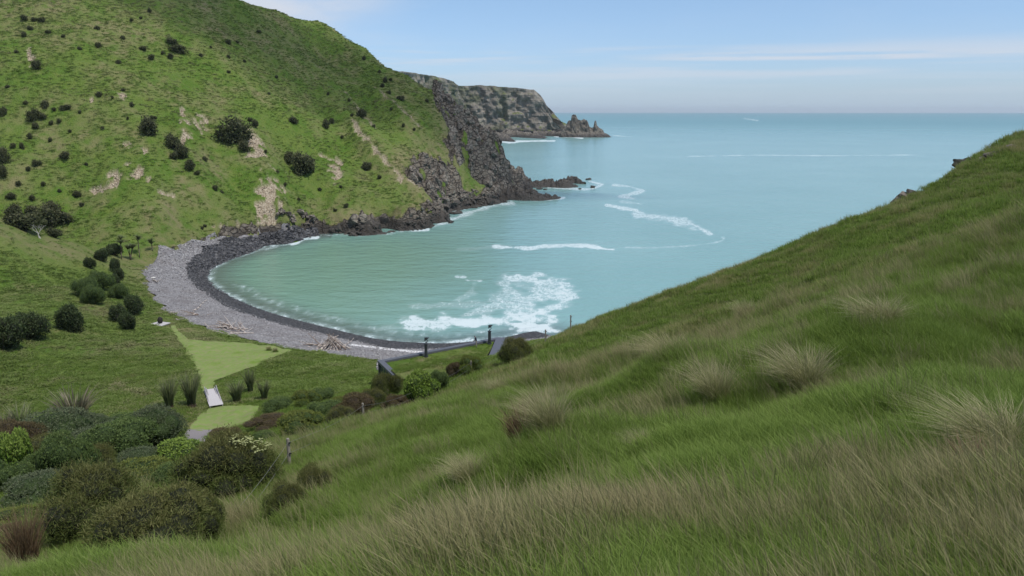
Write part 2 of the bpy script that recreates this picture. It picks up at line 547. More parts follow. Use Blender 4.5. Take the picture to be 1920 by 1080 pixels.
def height(x, y, full=True):
    z, beach, near, rock, bare, rd = zones(x, y)
    far = (~near) & (~beach)
    r = np.hypot(x, y)
    hill = sstep(np.asarray(y, float) - 0.0, 195, 225) * (1 - rock) * (~beach)
    d = np.zeros(np.shape(x))
    for pts, w, h in ribs_w:
        dd, pr, _ = segdist(x, y, pts)
        taper = np.sin(np.clip(pr, 0.02, 0.98) * math.pi) ** 0.5
        d += hill * h * np.exp(-(dd / w) ** 2) * taper
    big = fbm(x / 16, y / 16, 3, 3)
    med = fbm(x / 4.2, y / 4.2, 3, 5)
    sml = fbm(x / 1.4, y / 1.4, 2, 9)
    d += hill * (big * 1.7 + med * 0.85 + sml * 0.28)
    # terracettes: small sheep track steps that follow the contour
    tk = np.sin((z + 0.9 * fbm(x / 9, y / 9, 2, 44)) * 2 * math.pi / 1.25)
    d += hill * tk * 0.10
    mead = far * (1 - hill) * (1 - rock)
    d += mead * (big * 0.25 + med * 0.28 + sml * 0.10)
    nn = near * sstep(r, 3, 12)
    d += nn * (fbm(x / 5.5, y / 5.5, 3, 21) * 0.8 + fbm(x / 1.3, y / 1.3, 2, 24) * 0.18)
    # cliffs and shore rocks
    above = sstep(z, -1.5, 2.0)
    cr = ridged(x / 9.0 + 0.15 * big, y / 9.0, 4, 51) - 0.5
    cr2 = ridged(x / 2.6, y / 2.6, 3, 57) - 0.5
    amp = np.clip(0.7 + z * 0.14, 0.6, 3.0)
    gul = ridged(x / 7.0 + y / 22.0, y / 40.0, 3, 55) - 0.5
    d += rock * above * (cr * 2.8 * amp + gul * 2.2 * amp + cr2 * 2.3 + sml * 0.5)
    zz = z + d
    # ledges
    st = 2.4
    q = zz / st + 0.5 * fbm(x / 7, y / 7, 2, 61)
    fr = q - np.floor(q)
    led = (np.floor(q) + sstep(fr, 0.25, 0.75) - 0.5 * fbm(x / 7, y / 7, 2, 61)) * st
    zz = zz * (1 - 0.75 * rock * above) + led * 0.75 * rock * above
    hp_ = inpoly(x, y, HOUSE_IN)
    zz = np.where(hp_, np.minimum(zz, 6.7), zz)
    hf_ = inpoly(x, y, HOUSE_FRONT)
    zz = np.where(hf_, np.minimum(zz, 4.2), zz)
    zz = zz - bare * (0.75 + 0.9 * np.abs(sml)) * (y > 190)
    return zz, (z, beach, near, rock, bare, hill)


def H1(x, y):
    a = height(np.array([x], float), np.array([y], float))
    return float(a[0][0])


# ------------------------------------------------------------------ materials
def mat(name, rough=0.9, spec=0.25):
    m = bpy.data.materials.new(name)
    m.use_nodes = True
    t = m.node_tree
    b = t.nodes['Principled BSDF']
    b.inputs['Roughness'].default_value = rough
    b.inputs['Specular IOR Level'].default_value = spec
    return m, t, b


class TB:
    """short cuts for building a node tree"""

    def __init__(self, t):
        self.t = t

    def n(self, ty):
        return self.t.nodes.new(ty)

    def l(self, a, b):
        self.t.links.new(a, b)

    def attr(self, name, inst=False):
        a = self.n('ShaderNodeAttribute')
        a.attribute_name = name
        if inst:
            a.attribute_type = 'INSTANCER'
        return a.outputs['Fac']

    def noise(self, scale, detail=4, rough=0.55, vec=None, dim='3D', dist=0.0):
        n = self.n('ShaderNodeTexNoise')
        n.noise_dimensions = dim
        n.inputs['Scale'].default_value = scale
        n.inputs['Detail'].default_value = detail
        n.inputs['Roughness'].default_value = rough
        n.inputs['Distortion'].default_value = dist
        if vec is not None:
            self.l(vec, n.inputs['Vector'])
        return n.outputs['Fac']

    def pos(self):
        return self.n('ShaderNodeNewGeometry').outputs['Position']

    def scaled(self, vec, s):
        n = self.n('ShaderNodeVectorMath')
        n.operation = 'MULTIPLY'
        self.l(vec, n.inputs[0])
        n.inputs[1].default_value = s
        return n.outputs[0]

    def mix(self, f, a, b, blend='MIX'):
        n = self.n('ShaderNodeMix')
        n.data_type = 'RGBA'
        n.blend_type = blend
        for s, v in ((0, f), (6, a), (7, b)):
            if isinstance(v, (int, float)):
                n.inputs[s].default_value = v
            elif isinstance(v, tuple):
                n.inputs[s].default_value = (*v[:3], 1)
            else:
                self.l(v, n.inputs[s])
        return n.outputs[2]

    def m(self, op, a, b=None, c=None):
        return M2(op, a, b, c, tree=self.t)

    def ss(self, v, a, b, lo=0.0, hi=1.0):
        return smooth(v, a, b, tree=self.t, lo=lo, hi=hi)

    def bump(self, h, strength=0.5, dist=0.1, nrm=None):
        n = self.n('ShaderNodeBump')
        n.inputs['Strength'].default_value = strength
        n.inputs['Distance'].default_value = dist
        self.l(h, n.inputs['Height'])
        if nrm is not None:
            self.l(nrm, n.inputs['Normal'])
        return n.outputs[0]


def rock_color(tb, P, low=(0.046, 0.042, 0.037), zlo=2.2, zhi=4.6):
    """weathered volcanic rock: grey brown, darker and wet near the sea"""
    n1 = tb.noise(0.22, 6, 0.6, P)
    n2 = tb.noise(1.6, 5, 0.65, P)
    v = tb.n('ShaderNodeTexVoronoi')
    v.feature = 'DISTANCE_TO_EDGE'
    v.inputs['Scale'].default_value = 0.38
    vp = tb.scaled(P, (1.0, 1.0, 1.6))
    dn = tb.n('ShaderNodeVectorMath')
    dn.operation = 'ADD'
    nn = tb.n('ShaderNodeTexNoise')
    nn.inputs['Scale'].default_value = 0.7
    nn.inputs['Detail'].default_value = 3
    tb.l(P, nn.inputs['Vector'])
    tb.l(vp, dn.inputs[0])
    tb.l(nn.outputs['Color'], dn.inputs[1])
    tb.l(dn.outputs[0], v.inputs['Vector'])
    crack = tb.ss(v.outputs['Distance'], 0.0, 0.14)
    c = tb.mix(tb.ss(n1, 0.40, 0.60), (0.112, 0.090, 0.064), (0.225, 0.195, 0.143))
    c = tb.mix(tb.ss(n2, 0.35, 0.75), tb.mix(0.45, c, (0.085, 0.072, 0.066)), tb.mix(0.5, c, (0.33, 0.30, 0.26)))
    c = tb.mix(crack, tb.mix(0.8, c, (0.02, 0.018, 0.017)), c)
    sp = tb.n('ShaderNodeSeparateXYZ')
    tb.l(P, sp.inputs[0])
    zn = tb.m('ADD', sp.outputs[2], tb.m('MULTIPLY_ADD', n1, 3.0, -1.5))
    lowc = tb.mix(tb.ss(n2, 0.3, 0.7), low, (low[0] * 1.7, low[1] * 1.65, low[2] * 1.6))
    c = tb.mix(tb.ss(zn, zlo, zhi), lowc, c)
    hgt = tb.m('ADD', tb.m('MULTIPLY', crack, 0.5), n2)
    return c, hgt


# ground: grass, dry grass, bare clay and rock by attribute
m_ground, t, b = mat('ground_grass', 0.95, 0.12)
tb = TB(t)
P = tb.pos()
big = tb.noise(0.05, 3, 0.5, P)
medn = tb.noise(0.33, 5, 0.6, P)
fin = tb.noise(2.2, 4, 0.65, P)
g = tb.mix(tb.ss(big, 0.38, 0.62), (0.082, 0.150, 0.020), (0.115, 0.170, 0.034))
g = tb.mix(tb.ss(medn, 0.40, 0.68), g, (0.135, 0.180, 0.038))
g = tb.mix(tb.ss(fin, 0.50, 0.30), g, (0.060, 0.108, 0.014))
g = tb.mix(tb.ss(fin, 0.58, 0.80), g, (0.17, 0.19, 0.065))
dry = tb.m('MULTIPLY', tb.attr('dry'), tb.ss(medn, 0.25, 0.6))
g = tb.mix(dry, g, (0.205, 0.185, 0.090))
clay = tb.mix(tb.ss(fin, 0.35, 0.65), (0.22, 0.165, 0.110), (0.50, 0.43, 0.32))
g = tb.mix(tb.attr('bare'), g, clay)
rc, rh = rock_color(tb, P)
rk_a = tb.attr('rock')
rmask = tb.ss(tb.m('ADD', rk_a, tb.m('MULTIPLY_ADD', fin, 0.7, -0.35)), 0.35, 0.65)
g = tb.mix(rmask, g, rc)
tb.l(g, b.inputs['Base Color'])
hh = tb.m('ADD', tb.m('MULTIPLY', fin, 1.0), tb.m('MULTIPLY', tb.m('MULTIPLY', rh, rmask), 1.2))
tb.l(tb.bump(hh, 1.0, 0.55), b.inputs['Normal'])

# pebble beach: pale upper stones, dark wet cobbles by attribute 'wet'
m_beach, t, b = mat('beach_pebbles', 0.85, 0.3)
tb = TB(t)
P = tb.pos()
v = tb.n('ShaderNodeTexVoronoi')
v.inputs['Scale'].default_value = 3.2
tb.l(P, v.inputs['Vector'])
spv = tb.n('ShaderNodeSeparateColor')
tb.l(v.outputs['Color'], spv.inputs[0])
pn = tb.noise(0.35, 4, 0.6, P)
pale = tb.mix(spv.outputs[0], (0.155, 0.150, 0.155), (0.275, 0.265, 0.262))
pale = tb.mix(tb.ss(pn, 0.40, 0.66), pale, (0.165, 0.152, 0.150))
darkc = tb.mix(spv.outputs[1], (0.028, 0.029, 0.032), (0.070, 0.070, 0.074))
wetm = tb.ss(tb.m('ADD', tb.attr('wet'), tb.m('MULTIPLY_ADD', tb.noise(1.1, 4, 0.6, P), 0.5, -0.25)), 0.38, 0.62)
c = tb.mix(wetm, pale, darkc)
c = tb.mix(tb.ss(tb.m('ADD', tb.attr('shell'), tb.m('MULTIPLY_ADD', tb.noise(2.5, 3, 0.6, P), 0.9, -0.45)), 0.5, 0.72), c, (0.62, 0.61, 0.60))
tb.l(c, b.inputs['Base Color'])
tb.l(tb.bump(v.outputs['Distance'], 0.8, 0.15), b.inputs['Normal'])

# mown grass
m_lawn, t, b = mat('mown_grass', 0.9, 0.15)
tb = TB(t)
P = tb.pos()
st = tb.n('ShaderNodeTexWave')
st.inputs['Scale'].default_value = 0.16
st.inputs['Distortion'].default_value = 1.5
st.inputs['Detail'].default_value = 2
rt = tb.n('ShaderNodeVectorRotate')
rt.inputs['Angle'].default_value = R(62)
rt.inputs['Axis'].default_value = (0, 0, 1)
tb.l(P, rt.inputs['Vector'])
tb.l(rt.outputs[0], st.inputs['Vector'])
g = tb.mix(tb.m('MULTIPLY', st.outputs['Fac'], 0.45), (0.150, 0.225, 0.050), (0.180, 0.250, 0.065))
g = tb.mix(tb.ss(tb.noise(1.6, 5, 0.7, P), 0.35, 0.7), g, (0.215, 0.215, 0.100))
g = tb.mix(tb.ss(tb.noise(0.3, 3, 0.6, P), 0.55, 0.75), g, (0.125, 0.195, 0.030))
tb.l(g, b.inputs['Base Color'])
tb.l(tb.bump(tb.noise(9, 3, 0.6, P), 0.5, 0.05), b.inputs['Normal'])

m_gravel, t, b = mat('gravel', 0.9, 0.2)
tb = TB(t)
P = tb.pos()
tb.l(tb.mix(tb.noise(7, 4, 0.7, P), (0.15, 0.135, 0.135), (0.29, 0.265, 0.265)), b.inputs['Base Color'])
tb.l(tb.bump(tb.noise(12, 3, 0.7, P), 0.6, 0.05), b.inputs['Normal'])


def attrs(me, **kw):
    for k, v in kw.items():
        a = me.attributes.new(k, 'FLOAT', 'POINT')
        a.data.foreach_set('value', np.asarray(v, np.float32))


def mesh_np(name, verts, faces, material=None, smooth_shade=True):
    me = bpy.data.meshes.new(name)
    verts = np.asarray(verts, np.float32)
    faces = np.asarray(faces, np.int32)
    nv, nf, k = len(verts), len(faces), faces.shape[1]
    me.vertices.add(nv)
    me.vertices.foreach_set('co', verts.ravel())
    me.loops.add(nf * k)
    me.loops.foreach_set('vertex_index', faces.ravel())
    me.polygons.add(nf)
    me.polygons.foreach_set('loop_start', np.arange(nf, dtype=np.int32) * k)
    me.polygons.foreach_set('use_smooth', np.full(nf, smooth_shade, bool))
    me.update()
    me.validate()
    if material is not None:
        me.materials.append(material)
    return me


def obj(name, me, parent=None, loc=None):
    o = bpy.data.objects.new(name, me)
    COL.objects.link(o)
    if parent is not None:
        o.parent = parent
    if loc is not None:
        o.location = loc
    return o


def tag(o, label=None, cat=None, group=None, kind=None):
    if label:
        o['label'] = label
    if cat:
        o['category'] = cat
    if group:
        o['group'] = group
    if kind:
        o['kind'] = kind
    return o


def grid_faces(nr, nc):
    i = np.arange(nr - 1)[:, None] * nc + np.arange(nc - 1)[None]
    return np.stack([i, i + 1, i + nc + 1, i + nc], -1).reshape(-1, 4)


# ------------------------------------------------------------------ the land
rr = [1.6]
while rr[-1] < 40:
    rr.append(rr[-1] * 1.013)
while rr[-1] < 205:
    rr.append(rr[-1] * 1.0075)
while rr[-1] < 430:
    rr.append(rr[-1] + 0.85)
while rr[-1] < 620:
    rr.append(rr[-1] + 4.0)
rr = np.array(rr)
aa = np.radians(np.arange(-41, 45, 0.105))
RR, AA = np.meshgrid(rr, aa, indexing='ij')
TX = (RR * np.sin(AA)).ravel()
TY = (RR * np.cos(AA)).ravel()
TZ, (z0, beachm, nearm, rockm, barem, hillm) = height(TX, TY)
# sink the ground a little under the sheets laid on it
for poly, mg in ((BEACH_POLY, 1.5), (LAWN_POLY, 0.5), (LOWLAWN_POLY, 0.5), (GRAVEL_POLY, 0.5)):
    ins = inpoly(TX, TY, poly)
    dd, _, _ = segdist(TX, TY, poly, closed=True)
    TZ = TZ - np.where(ins, sstep(dd, 0, mg) * 0.35, 0)
dry = np.clip(0.12 + 0.9 * fbm(TX / 11, TY / 11, 3, 71) + nearm * 0.15 + 0.5 * fbm(TX / 3, TY / 3, 2, 72) + 0.30 * sstep(TZ, 45, 80), 0, 1)
bd, _, _ = segdist(TX, TY, BERM)
dry = np.maximum(dry, np.clip(1.0 - bd / 7.0, 0, 1) * 0.8 * (TY > 150))
spd, _, _ = segdist(TX, TY, [PY(a, b, Y - 4) for a, b, Y in SPUR])
spurm = (1 - sstep(spd, 5, 15)) * (TX < -85)
dry = np.maximum(dry, spurm * np.clip(0.55 + 0.5 * fbm(TX / 4, TY / 4, 3, 74), 0, 1))
rimd, _, _ = segdist(TX, TY, ROCK_RIM)
dry = np.maximum(dry, np.clip(1.1 - rimd / 9.0 + 0.5 * fbm(TX / 6, TY / 6, 3, 73), 0, 1))
V = np.stack([TX, TY, TZ], 1)
F = grid_faces(len(rr), len(aa))
vis = z0 > -0.9
F = F[vis[F].any(1)]
fx = TX[F].mean(1)
fy = TY[F].mean(1)
f_near = nearm[F].mean(1) > 0.5
GULLY = [PY(a, b, Y + 12)[:2] for a, b, Y in SPUR] + [PZ(262, 470, 4)[:2], PZ(300, 462, 4)[:2], PZ(340, 455, 4)[:2], PZ(450, 441, 4)[:2], PZ(560, 432, 4)[:2], (-40, 250), (100, 330)]
HEAD_POLY = [(-600, 190)] + GULLY + [(100, 900), (-700, 900)]
f_head = inpoly(fx, fy, HEAD_POLY) & ~f_near
f_val = ~f_near & ~f_head


def sub_mesh(name, sel):
    f = F[sel]
    idx = np.unique(f)
    remap = np.zeros(len(V), np.int64)
    remap[idx] = np.arange(len(idx))
    me = mesh_np(name, V[idx], remap[f], m_ground)
    attrs(me, dry=dry[idx], bare=barem[idx], rock=rockm[idx])
    o = obj(name, me)
    tag(o, kind='structure')
    return o


near_o = sub_mesh('near_hillside_ground', f_near)
head_o = sub_mesh('headland_hill', f_head)
val_o = sub_mesh('valley_ground', f_val)
print('terrain', len(F), round(time.time() - T0, 1))


def resample(pts, n):
    pts = np.array([p[:2] for p in pts], float)
    s = np.concatenate([[0], np.cumsum(np.hypot(*np.diff(pts, axis=0).T))])
    q = np.linspace(0, s[-1], n)
    return np.stack([np.interp(q, s, pts[:, 0]), np.interp(q, s, pts[:, 1])], 1)


def sheet(name, left, right, n_along, n_across, m, lift=0.05, wob=0.0):
    a = resample(left, n_along)
    b_ = resample(right, n_along)
    u = np.linspace(0, 1, n_across)[None, :, None]
    p = a[:, None] * (1 - u) + b_[:, None] * u
    x, y = p[..., 0].ravel(), p[..., 1].ravel()
    if wob:
        x = x + wob * fbm(x / 1.5, y / 1.5, 2, 91)
        y = y + wob * fbm(x / 1.5 + 50, y / 1.5, 2, 92)
    z = height(x, y)[0] + lift
    me = mesh_np(name, np.stack([x, y, z], 1), grid_faces(n_along, n_across), m)
    o = obj(name, me)
    tag(o, kind='structure')
    return o, me, x, y


# pebble beach between grass edge and just below the water
shore_idx = [p for p in SHORE[1:21]]
shore_off = []
for p in SHORE[0:20]:
    shore_off.append(p)
beach_in = BERM
out_pts = []
for (a, b_) in SHORE_PX[0:21]:
    q = PZ(a, b_, 0.0)
    out_pts.append(q)
cen = np.array(PZ(690, 530, 0)[:2])
out2 = []
for q in out_pts:
    v_ = cen - np.array(q[:2])
    v_ = v_ / np.linalg.norm(v_)
    out2.append((q[0] + v_[0] * 4.0, q[1] + v_[1] * 4.0))
inn = [(14, 131), (4, 124), (-10, 117), (-19, 109)] + [p[:2] for p in BERM]
# wobble the landward edge outward a little so pebbles spill into the grass
a_in = resample(inn, 420)
nrm = np.stack([np.gradient(a_in[:, 1]), -np.gradient(a_in[:, 0])], 1)
nrm /= np.linalg.norm(nrm, axis=1)[:, None]
wv = fbm(np.arange(420) / 6.0, np.zeros(420), 4, 8) * 1.6
a_in = a_in + nrm * wv[:, None]
beach_o, beach_me, bx, by = sheet('beach', [tuple(p) for p in a_in], out2, 420, 60, m_beach, 0.06)
ub = np.tile(np.linspace(0, 1, 60), 420)
al = np.repeat(np.linspace(0, 1, 420), 60)
# dark cobble band: starts part of the way down, wider at the head of the bay
db = np.interp(al, [0, 0.15, 0.3, 0.5, 0.62, 0.72, 0.8, 0.88, 1.0], [0.56, 0.57, 0.60, 0.62, 0.58, 0.46, 0.34, 0.12, 0.0])
wetv = sstep(ub + 0.08 * fbm(bx / 6, by / 6, 3, 14), db - 0.08, db + 0.08)
shd, _, _ = segdist(bx, by, [PZ(a, b_, 1.3) for a, b_ in [(665, 649), (700, 652), (740, 657), (790, 663)]])
shell = np.clip(1.0 - shd / 2.4, 0, 1)
attrs(beach_me, wet=wetv, shell=shell)
sheet('lawn', LAWN_L, LAWN_R, 160, 80, m_lawn, 0.06, 0.35)
LL = hpts([(391, 768), (380, 777), (372, 784), (352, 804)])
LR_ = hpts([(419, 763), (487, 764), (478, 778), (452, 800)])
sheet('lower_lawn', LL, LR_, 60, 50, m_lawn, 0.06, 0.3)
sheet('gravel_path', hpts([(352, 804.5), (346, 815), (338, 832)]), hpts([(400, 803), (391, 818), (384, 834)]), 30, 24, m_gravel, 0.07)

# ------------------------------------------------------------------ the sea
m_sea, t, b = mat('sea_water', 0.12, 0.35)
b.inputs['IOR'].default_value = 1.333
tb = TB(t)
P = tb.pos()
far_a = tb.attr('far')
shal = tb.attr('shallow')
pn = tb.noise(0.012, 4, 0.55, P)
wc = tb.mix(tb.ss(pn, 0.35, 0.7), (0.185, 0.345, 0.325), (0.215, 0.380, 0.360))
wc = tb.mix(far_a, wc, (0.140, 0.285, 0.305))
wc = tb.mix(tb.attr('green'), wc, (0.150, 0.275, 0.205))
wc = tb.mix(tb.m('MULTIPLY', shal, 0.8), wc, (0.085, 0.105, 0.095))
# foam
foam = tb.attr('foam')
f1 = tb.noise(0.9, 6, 0.7, tb.scaled(P, (1.0, 0.55, 1.0)), dist=0.6)
f2 = tb.noise(3.2, 4, 0.6, tb.scaled(P, (1.0, 0.5, 1.0)))
fn = tb.m('ADD', tb.m('MULTIPLY', f1, 0.55), tb.m('MULTIPLY', f2, 0.45))
thr = tb.m('SUBTRACT', tb.m('MULTIPLY_ADD', foam, 0.34, 0.265), fn)
fm = tb.ss(thr, -0.03, 0.09)
fm = tb.m('MULTIPLY', fm, tb.ss(foam, 0.02, 0.12))
milky = tb.m('MULTIPLY', tb.ss(foam, 0.1, 0.95), 0.62)
wc = tb.mix(milky, wc, (0.46, 0.58, 0.58))
wc = tb.mix(tb.m('MULTIPLY', fm, 0.82), wc, (0.58, 0.65, 0.66))
tb.l(wc, b.inputs['Base Color'])
rg = tb.m('MULTIPLY_ADD', fm, 0.5, tb.m('MULTIPLY_ADD', far_a, 0.22, 0.16))
tb.l(rg, b.inputs['Roughness'])
w1 = tb.noise(0.30, 3, 0.5, tb.scaled(P, (0.55, 1.0, 1.0)), dist=0.3)
w2 = tb.noise(1.3, 4, 0.6, tb.scaled(P, (0.5, 1.0, 1.0)))
w3 = tb.noise(0.07, 2, 0.5, tb.scaled(P, (0.5, 1.0, 1.0)))
hgt = tb.m('ADD', tb.m('MULTIPLY', w1, 0.55), tb.m('ADD', tb.m('MULTIPLY', w2, 0.20), tb.m('MULTIPLY', w3, 0.5)))
tb.l(tb.bump(hgt, 0.75, 0.9), b.inputs['Normal'])

sr = [95.0]
while sr[-1] < 620:
    sr.append(sr[-1] * 1.006)
while sr[-1] < 1700:
    sr.append(sr[-1] * 1.012)
while sr[-1] < 29000:
    sr.append(sr[-1] * 1.08)
sr = np.array(sr)
sa = np.radians(np.concatenate([np.arange(-60, -24, 1.5), np.arange(-24, 26, 0.1), np.arange(26, 62, 1.5)]))
SRR, SAA = np.meshgrid(sr, sa, indexing='ij')
sx = (SRR * np.sin(SAA)).ravel()
sy = (SRR * np.cos(SAA)).ravel()
# modelling coordinates of the foam streaks: where each point of the sea is seen from the hill
fz = sy * CP + CAM_H * SP
fu = -CAM_H * CP + sy * SP
qx = 960 + FPX * sx / fz
qy = 540 - FPX * fu / fz
FOAM = [
    ([(770, 609), (830, 603), (890, 600), (960, 599), (1020, 596)], 15, 0.92), ([(860, 606), (930, 603), (985, 612), (1030, 618)], 12, 1.05), ([(700, 617), (780, 612), (840, 606)], 7, 0.5),
    ([(960, 598), (1010, 586), (1050, 568), (1068, 548), (1050, 532), (1000, 523), (952, 519)], 13, 0.80),
    ([(960, 588), (985, 565), (1020, 548)], 24, 0.72), ([(1040, 560), (1060, 545), (1040, 535)], 10, 0.7), ([(925, 575), (960, 562), (1005, 552), (985, 538)], 20, 0.60), ([(840, 602), (900, 585), (940, 565), (955, 545), (950, 528)], 11, 0.66),
    ([(780, 575), (830, 570), (870, 574), (920, 566), (950, 540)], 9, 0.52), ([(858, 518), (872, 520)], 3, 0.7), ([(876, 526), (900, 527)], 3, 0.8), ([(888, 530), (885, 548), (860, 562)], 6, 0.5),
    ([(930, 463), (960, 465), (1000, 465), (1020, 462), (1050, 461), (1090, 461), (1110, 463)], 5, 0.84), ([(1100, 463), (1130, 466), (1150, 468)], 3.2, 1.0), ([(860, 468), (930, 463)], 4, 0.42),
    ([(1150, 465), (1200, 465), (1250, 464), (1300, 460), (1335, 456), (1357, 450), (1355, 446)], 2.6, 0.58),
    ([(1198, 403), (1240, 408), (1280, 414), (1305, 424)], 9, 0.72), ([(1300, 422), (1318, 430), (1332, 439)], 4, 0.75),
    ([(1138, 385), (1160, 389), (1192, 394)], 4, 0.8), ([(1150, 347), (1180, 350), (1205, 356), (1195, 362), (1165, 368), (1190, 372)], 4, 0.72), ([(1165, 378), (1200, 382)], 3, 0.55),
    ([(1290, 293), (1420, 291), (1560, 292), (1740, 290)], 1.3, 0.66), ([(1150, 254), (1186, 257)], 1.4, 0.95), ([(935, 266), (955, 267), (985, 265), (1040, 264)], 2.4, 0.95), ([(1040, 256), (1092, 259)], 1.8, 1.0), ([(1010, 265), (1040, 265)], 1.5, 0.9),
    ([(1000, 376), (1030, 374), (1056, 371)], 2.6, 0.8), ([(1030, 351), (1080, 354), (1110, 354), (1130, 346), (1105, 340)], 3.0, 0.75), ([(940, 352), (960, 336), (950, 318)], 3, 0.8),
    ([(1395, 222), (1420, 226)], 1.0, 0.8), ([(826, 420), (842, 414), (870, 402), (905, 390), (935, 383), (958, 380)], 6, 0.74), ([(775, 433), (800, 430)], 3, 0.9),
    ([(660, 443), (720, 440), (770, 435)], 1.8, 0.55), ([(545, 456), (570, 449), (592, 446)], 4.5, 1.0), ([(500, 467), (550, 455)], 3, 0.6),
    ([(1010, 628), (960, 636), (900, 638), (840, 642)], 6, 0.8)]
foamv = np.zeros(len(sx))
nearsea = (np.hypot(sx, sy) < 9000)
ii = np.nonzero(nearsea & (qx > -200) & (qx < 2100))[0]
wob = fbm(qx[ii] / 26, qy[ii] / 9, 3, 5)
for pts, hw, dn_ in FOAM:
    # vertical distances count more: streaks are seen at a low angle
    x0 = min(p[0] for p in pts) - 60
    x1 = max(p[0] for p in pts) + 60
    s_ = (qx[ii] > x0) & (qx[ii] < x1)
    jj = ii[s_]
    d_, _, _ = segdist(qx[jj] * 0.55, qy[jj], [(p[0] * 0.55, p[1]) for p in pts])
    d_ = d_ + wob[s_] * hw * 0.9
    foamv[jj] = np.maximum(foamv[jj], dn_ * (1 - sstep(d_, hw * 0.25, hw * 1.25)))
sd_, spar, _ = segdist(sx[ii], sy[ii], SHORE[:31])
sfo = fbm(sx[ii] / 1.1, sy[ii] / 2.6, 3, 88)
swash = (1 - sstep(sd_, 0.5, 3.5)) * np.clip(0.55 + 0.5 * sfo, 0, 1)
swash += (np.exp(-((sd_ - 5.5) / 2.2) ** 2)) * np.clip(0.34 + 0.5 * sfo, 0, 1) * (sy[ii] < 185)
foamv[ii] = np.maximum(foamv[ii], swash)
shallow = np.zeros(len(sx))
shallow[ii] = (1 - sstep(sd_, 0.5, 11.0)) * (spar < 0.68)
green = np.zeros(len(sx))
gd = np.hypot((sx - PZ(600, 500, 0)[0]) / 55.0, (sy - PZ(600, 500, 0)[1]) / 75.0)
green = (1 - sstep(gd + 0.15 * fbm(sx / 30, sy / 30, 3, 6), 0.3, 1.35))
farv = sstep(np.hypot(sx, sy), 300, 3500)
sea_me = mesh_np('sea', np.stack([sx, sy, np.zeros(len(sx))], 1), grid_faces(len(sr), len(sa)), m_sea)
attrs(sea_me, foam=foamv, shallow=shallow, green=green, far=farv)
sea = obj('sea', sea_me)
tag(sea, kind='structure')
print('sea', round(time.time() - T0, 1))

# ------------------------------------------------------------------ the far headland: a cliff wall with a grassy top
m_cliff, t, b = mat('far_cliff_rock', 0.95, 0.1)
tb = TB(t)
P = tb.pos()
geo = tb.n('ShaderNodeNewGeometry')
sp = tb.n('ShaderNodeSeparateXYZ')
tb.l(P, sp.inputs[0])
spn = tb.n('ShaderNodeSeparateXYZ')
tb.l(geo.outputs['Normal'], spn.inputs[0])
col = tb.noise(0.10, 6, 0.65, tb.scaled(P, (1.0, 1.0, 0.22)))
strat = tb.noise(0.16, 5, 0.6, tb.scaled(P, (0.12, 0.12, 1.6)))
blot = tb.noise(0.03, 5, 0.6, P)
c = tb.mix(tb.ss(col, 0.38, 0.66), (0.150, 0.135, 0.115), (0.280, 0.255, 0.215))
c = tb.mix(tb.m('MULTIPLY', tb.ss(strat, 0.48, 0.70), 0.35), c, (0.30, 0.265, 0.215))
c = tb.mix(tb.m('MULTIPLY', tb.ss(strat, 0.48, 0.30), 0.25), c, (0.075, 0.068, 0.064))
gm = tb.m('MULTIPLY', tb.ss(blot, 0.44, 0.62), tb.ss(sp.outputs[0], 40, -30))
c = tb.mix(tb.m('MULTIPLY', gm, 0.75), c, (0.070, 0.090, 0.040))
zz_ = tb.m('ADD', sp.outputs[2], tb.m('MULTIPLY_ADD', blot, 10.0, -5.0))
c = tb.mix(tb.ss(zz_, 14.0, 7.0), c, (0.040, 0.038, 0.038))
c = tb.mix(tb.ss(spn.outputs[2], 0.72, 0.86), c, (0.115, 0.135, 0.050))
tb.l(c, b.inputs['Base Color'])
tb.l(tb.bump(tb.m('ADD', col, tb.m('MULTIPLY', strat, 0.6)), 1.0, 5.0), b.inputs['Normal'])

RIM = [(640, 112, 1130), (700, 124, 1150), (745, 133, 1175), (775, 137, 1200), (800, 140, 1230), (830, 146, 1265), (849, 152, 1290), (856, 158, 1335), (861, 161, 1385), (900, 159.5, 1398), (950, 163, 1402),
       (985, 166, 1403), (1001, 169, 1404), (1013, 178, 1406), (1022, 192, 1408), (1032, 212, 1410), (1041, 229, 1412), (1054, 241, 1415), (1064, 247, 1425)]
rim = np.array([PY(a, b_, Y) for a, b_, Y in RIM])
back = np.array([(rim[-1][0] - 6, 1470, 20), (rim[-1][0] - 40, 1540, 60), (rim[-1][0] - 80, 1640, 75)])
rim = np.vstack([rim, back])
s = np.concatenate([[0], np.cumsum(np.linalg.norm(np.diff(rim[:, :2], axis=0), axis=1))])
ns = 420
q = np.linspace(0, s[-1], ns)
rx, ry, rz = (np.interp(q, s, rim[:, k]) for k in range(3))
tx_, ty_ = np.gradient(rx), np.gradient(ry)
ln = np.hypot(tx_, ty_)
nx_, ny_ = ty_ / ln, -tx_ / ln            # towards the sea / camera
nx_ = np.convolve(np.pad(nx_, 8, 'edge'), np.ones(17) / 17, 'valid')
ny_ = np.convolve(np.pad(ny_, 8, 'edge'), np.ones(17) / 17, 'valid')
ntv = 90
vv = np.linspace(0, 1, ntv)
S_, Vv = np.meshgrid(np.arange(ns), vv, indexing='ij')
hz = rz[S_] * (1 - Vv) + (-2.0) * Vv
drop = rz[S_] - hz
prof = drop * 0.13 + sstep(Vv, 0.72, 1.0) * 12.0        # talus foot
sq = q[S_]
dis = (ridged(sq / 34.0 + 0.4 * fbm(sq / 40, hz / 30, 2, 4), hz / 90.0, 4, 5) - 0.5) * 17.0 + fbm(sq / 8, hz / 11, 4, 9) * 8.0 + (ridged(sq / 120, hz / 13.0, 3, 19) - 0.5) * 3.0
fade = sstep(Vv, 0.0, 0.10)
off = prof + dis * fade
cxv = rx[S_] + nx_[S_] * off
